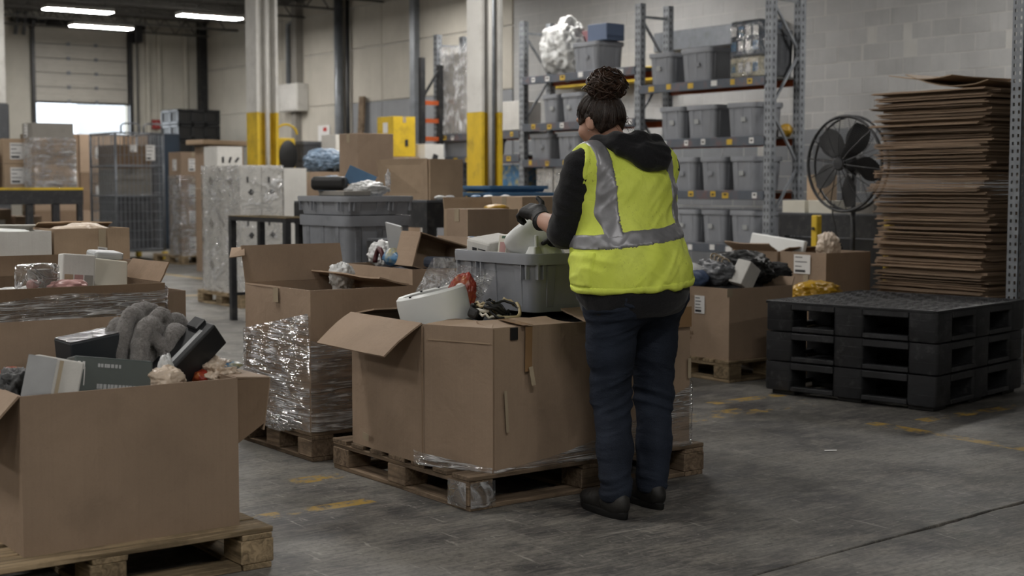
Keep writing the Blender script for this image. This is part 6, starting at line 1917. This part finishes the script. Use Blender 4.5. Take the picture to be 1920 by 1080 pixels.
ho.ell((.035, -.09, 1.385), (.075, .036, .040), .02)
ho.build('hood', m_hood, wk, disp=lambda V: .006 * ridge(np.stack([V[:, 0] * 10, V[:, 1] * 14, V[:, 2] * 26 + V[:, 0] * 8], 1), 1.0, 2) - .002)

# ---- hi-vis vest with reflective tape
ve = SDF((-.34, -.24, .84), (.38, .32, 1.50), .0065)
torso(ve, .022)
ve.ell((.012, -.006, .93), (.245, .214, .18), .05)
P = ve.pts()
base = ve.clone()
ve.f = np.maximum(ve.f, .893 + .06 * P[..., 0] + .10 * np.maximum(0, -P[..., 1] - .02) * 0 - P[..., 2])
ve.cap((-.265, .10, 1.40), (-.285, .13, 1.19), .098, .085, .01, 'sub')
ve.cap((.318, .085, 1.40), (.34, .12, 1.19), .098, .085, .01, 'sub')
ve.cap((.02, .105, 1.40), (-.01, .12, 1.56), .088, .11, .01, 'sub')
ve.cap((.03, .30, 1.20), (.02, .20, 1.50), .05, .09, .01, 'sub')
vf = ve.clone()
def vw(V):
    x, y, z = V[:, 0], V[:, 1], V[:, 2]
    low = np.clip((1.12 - z) / .12, 0, 1)
    Q = np.stack([x * 5 + 2, y * 5, z * 13 + x * 9], 1); Q2 = np.stack([x * 16, y * 16, z * 3.5], 1); Q3 = np.stack([x * 6, y * 6, z * 12 - x * 12], 1)
    return .008 * ridge(Q, 1.0, 2) * (.55 + .4 * low) + .008 * low * fbm(Q2, 1.0, 2) + .007 * ridge(Q3 + 9, 1.0, 2)
ve.build('vest', m_vest, wk, disp=vw)
tp = lambda V: vw(V) + .001
def band(P): return np.abs(P[..., 2] - (1.098 + .11 * P[..., 0])) - .027
patch(vf, band, .004, 'reflective_band', m_tape, disp=tp)
for cx, sl in ((-.150, .10), (.172, -.10)):
    def strap(P, cx=cx, sl=sl):
        return np.maximum.reduce([np.abs(P[..., 0] - (cx + sl * .35 * (P[..., 2] - 1.2))) - .026, (1.105 + .11 * P[..., 0]) - P[..., 2]])
    patch(vf, strap, .0045, 'reflective_strap', m_tape, disp=tp)
def hem(P): return np.abs(P[..., 2] - (.903 + .06 * P[..., 0])) - .010
patch(vf, hem, .003, 'vest_hem', m_vest, disp=tp)
def arm_trim(s_):
    def f(P):
        dl = SD(P, (-.265, .10, 1.40), (-.285, .13, 1.19), .098, .085) if s_ < 0 else SD(P, (.318, .085, 1.40), (.34, .12, 1.19), .098, .085)
        return np.maximum(dl - .016, -dl - .002)
    return f
def SD(P, a_, b_, ra, rb):
    a_, b_ = V3(a_), V3(b_); d = b_ - a_; t_ = np.clip(((P - a_) @ d) / float(d @ d), 0, 1)
    return np.linalg.norm(P - (a_ + t_[..., None] * d), axis=-1) - (ra + t_ * (rb - ra))
for s_ in (-1, 1): patch(vf, arm_trim(s_), .0035, 'vest_binding', m_vest, disp=tp)
def pocket(P):
    return np.maximum.reduce([np.abs(P[..., 1] - .02) - .075, np.abs(P[..., 2] - .97) - .065, P[..., 0] + .10])
patch(vf, pocket, .007, 'vest_pocket', m_vest, disp=tp)

# ---- hair: cap drawn up into a curly bun
ha = SDF((-.16, .0, 1.42), (.11, .29, 1.78), .0045)
ha.ell(tuple(V3(J['head']) + V3(HU) * .006 - V3(HF) * .006), (.088, .103, .108), .01, rot=HROT)
P = ha.pts() - V3(J['head'])
r_, f_, u_ = P @ V3(HR), P @ V3(HF), P @ V3(HU)
ha.f = np.maximum(ha.f, np.minimum(f_ - .052 + .25 * (u_ - .03), .075 - u_) * .9)       # hairline over the brow and temples
ha.f = np.maximum(ha.f, np.where(f_ > -.02, (-.002 - u_) + .0 * f_, (-.060 - u_) - .35 * np.abs(r_)) * .9)
hair = ha.build('hair', m_hair, wk, disp=lambda V: .0022 * ridge(np.stack([(V @ HR) * 60, (V @ HF) * 14, (V @ HU) * 8], 1), 1.0, 2))
BC = np.array((-.030, .105, 1.692))
bu = SDF((-.15, -.01, 1.60), (.09, .22, 1.79), .005)
bu.ell(BC, (.066, .058, .048), .02); bu.ell(BC + (-.03, 0, .012), (.042, .04, .036), .02); bu.ell(BC + (.04, .0, .004), (.034, .04, .036), .02); bu.ell(BC + (0, .02, -.05), (.05, .05, .03), .03)
bu.build('hair_bun', m_curl, wk, disp=lambda V: .006 * ridge(V, 26, 3))
rr = random.Random(21)
cu = MB()
for k in range(190):
    a0, el = rr.uniform(0, 2 * PI), rr.uniform(-.9, 1.4); sw = rr.uniform(-2.2, 2.2); rw = rr.uniform(.96, 1.16); lift = rr.uniform(0, .35) if rr.random() < .25 else 0
    pts = []
    for i in range(9):
        u = i / 8; aa = a0 + sw * u * .7; ee = el + .5 * math.sin(3 * u + k) * .6
        s_ = rw + lift * max(0, math.sin(PI * u)) * .6
        pts.append(BC + np.array((.080 * s_ * math.cos(aa) * math.cos(ee), .066 * s_ * math.sin(aa) * math.cos(ee), .060 * s_ * math.sin(ee))))
    cu.tube(pts, [.0012 + .0016 * math.sin(PI * (i + .5) / 9) for i in range(9)], 4)
tag(cu.build('hair_curls', m_curl, wk, smooth=True), kind='stuff')
stn = MB()
HC = np.array(J['head']) + HU * .006 - HF * .006
bb = BC - HC; bdir = bb / np.linalg.norm(bb)
for k in range(260):
    a0 = rr.uniform(0, 2 * PI)
    e1 = np.cross(bdir, HR); e1 /= np.linalg.norm(e1); e2 = np.cross(bdir, e1)
    side = e1 * math.cos(a0) + e2 * math.sin(a0)
    mx = rr.uniform(1.3, 1.75)
    pts = []
    for i in range(8):
        th = mx - (mx - .38) * i / 7
        d = bdir * math.cos(th) + side * math.sin(th)
        loc = np.array((d @ HR, d @ HF, d @ HU))
        if loc[1] > .62 and loc[2] < .55: continue
        q = HC + HR * loc[0] * .0905 + HF * loc[1] * .1055 + HU * loc[2] * .1105
        if loc[2] < -.60: continue
        if loc[1] > -.15 and loc[2] < -.02: continue
        pts.append(q + np.array((rr.uniform(-.0012, .0012), 0, rr.uniform(-.0012, .0012))))
    if len(pts) > 3: stn.tube(pts, .0013, 4)
for k in range(46):                                    # loose wisps at nape and crown
    a0 = rr.uniform(-2.6, -.5)
    q = np.array(J['head']) + HR * (.085 * math.cos(a0)) + HF * (.095 * math.sin(a0)) + HU * rr.uniform(-.075, .02)
    o_ = (HR * math.cos(a0) + HF * math.sin(a0)) * rr.uniform(.008, .03)
    stn.tube([q, q + o_ * .6 + HU * rr.uniform(-.02, .006), q + o_ + HU * rr.uniform(-.045, .012)], .0007, 3)
tag(stn.build('hair_strands', m_hair, wk, smooth=True), kind='stuff')

# ---- gloves: palm, four curled fingers of unequal length, thumb off the side
def glove(C, wr_, fwd, dors, side, curl, thumb_up, name):
    """fwd: along the fingers, dors: back of the hand, side: from little finger to index finger"""
    fwd, dors, side = [np.array(q, dtype=float) for q in (fwd, dors, side)]
    fwd /= np.linalg.norm(fwd); dors -= fwd * (dors @ fwd); dors /= np.linalg.norm(dors); side = np.cross(fwd, dors) * np.sign(np.cross(fwd, dors) @ side)
    C = np.array(C, dtype=float); wr_ = np.array(wr_, dtype=float)
    g = SDF(C - .15, C + .15, .0035)
    rot = np.stack([side, fwd, dors], 1)
    g.rbox(C, (.043, .048, .024), .020, .01, rot=rot)
    g.cap(C - fwd * .035, wr_ - (C - wr_) * .25, .033, .041, .02)
    L = [(.030, .038, .024, .018), (.010, .043, .028, .020), (-.011, .040, .026, .019), (-.031, .031, .020, .016)]
    for i, (s_, l1, l2, l3) in enumerate(L):
        p = C + side * s_ + fwd * (.046 - .004 * abs(i - 1)) + dors * .003
        rad = [.0105, .0105, .0100, .0090][i]
        g.cap(C + side * s_ * .8, p, .012, rad + .001, .008)
        ang = 0
        for l_, da in zip((l1, l2, l3), curl[i]):
            ang += da; d = fwd * math.cos(R(ang)) - dors * math.sin(R(ang))
            q = p + d * l_; g.cap(p, q, rad, rad * .92, .003); p = q; rad *= .92
    tb = C + side * .034 - fwd * .022 - dors * .004
    d1 = side * .75 + fwd * .55 + dors * thumb_up; d1 /= np.linalg.norm(d1)
    d2 = side * .25 + fwd * .85 + dors * thumb_up * .6; d2 /= np.linalg.norm(d2)
    g.cap(C + side * .015 - fwd * .03, tb, .016, .015, .012); g.cap(tb, tb + d1 * .036, .014, .0115, .006); g.cap(tb + d1 * .036, tb + d1 * .036 + d2 * .030, .0115, .0095, .003)
    o = g.build(name, m_glove, wk, disp=lambda V: .0009 * fbm(V, 90, 2))
    cf = MB(); ax = (C - wr_) / np.linalg.norm(C - wr_); b0 = wr_ - ax * .022
    e1 = np.cross(ax, (0, 0, 1)); e1 /= np.linalg.norm(e1); e2 = np.cross(ax, e1)
    cf.tube([b0 + (e1 * math.cos(a) + e2 * math.sin(a)) * .040 for a in np.linspace(0, 2 * PI, 24, endpoint=False)], .0045, 6, closed=True)
    cf.build('cuff', m_glove, o, smooth=True)
glove(J['hdL'], J['wrL'], (-.15, .9, .10), (-.35, -.15, .9), (1, 0, 0), [(28, 50, 40), (32, 55, 45), (36, 55, 45), (40, 55, 45)], .75, 'glove')
glove(J['hdR'], J['wrR'], (-.30, .75, -.45), (.25, .25, .9), (-1, 0, 0), [(20, 35, 30), (24, 38, 32), (28, 40, 34), (32, 42, 36)], -.25, 'glove')

# ---- shoes
for s_, yaw in (('L', R(-6)), ('R', R(-8))):
    a_ = J['ank' + s_]
    root = bpy.data.objects.new('shoe', None)
    rz = Matrix.Rotation(yaw, 3, 'Z')
    s1 = SDF((-.07, -.09, -.005), (.07, .25, .16), .0045)
    s1.ell((0, .155, .045), (.044, .075, .038), .02); s1.ell((0, .06, .055), (.042, .10, .045), .03); s1.ell((0, -.025, .055), (.040, .050, .050), .03)
    s1.cap((0, .02, .07), (0, -.012, .105), .045, .043, .03)
    P = s1.pts(); s1.f = np.maximum(s1.f, .024 - P[..., 2]); s1.f = np.maximum(s1.f, P[..., 2] - .118)
    s1.ell((0, -.012, .125), (.032, .034, .03), .006, 'sub')
    o = s1.build('shoe', m_shoe, wk, disp=lambda V: .0015 * ridge(np.stack([V[:, 0] * 20, V[:, 1] * 40, V[:, 2] * 20], 1), 1.0, 2))
    o.location = (a_[0], a_[1], 0); o.rotation_euler = (0, 0, yaw)
    so = MB(); prof = []
    for z_, e in ((0.0, -.004), (.004, 0), (.026, .002), (.03, -.003)):
        ringp = []
        for k in range(28):
            a = 2 * PI * k / 28; yy = math.sin(a); xx = math.cos(a)
            w_ = .043 + .006 * max(0, yy) - .002 * max(0, -yy)
            ringp.append(((w_ + e) * xx * (1 - .12 * yy * yy), .078 + (.155 + e) * math.copysign(abs(yy) ** .8, yy), z_ + (.010 * max(0, yy - .55) if z_ < .01 else 0)))
        prof.append(ringp)
    so.loft(prof); so.build('sole', M['rubber'], o, smooth=.7)
    for k in range(4):
        y_ = .05 + .022 * k; z_ = .103 - .010 * k
        MB().tube([(-.024, y_, z_ - .012), (-.008, y_ + .006, z_ - .001), (.010, y_ - .002, z_ - .001), (.025, y_ + .005, z_ - .012)], .0028, 5).build('lace', M['rubber'], o, smooth=True)
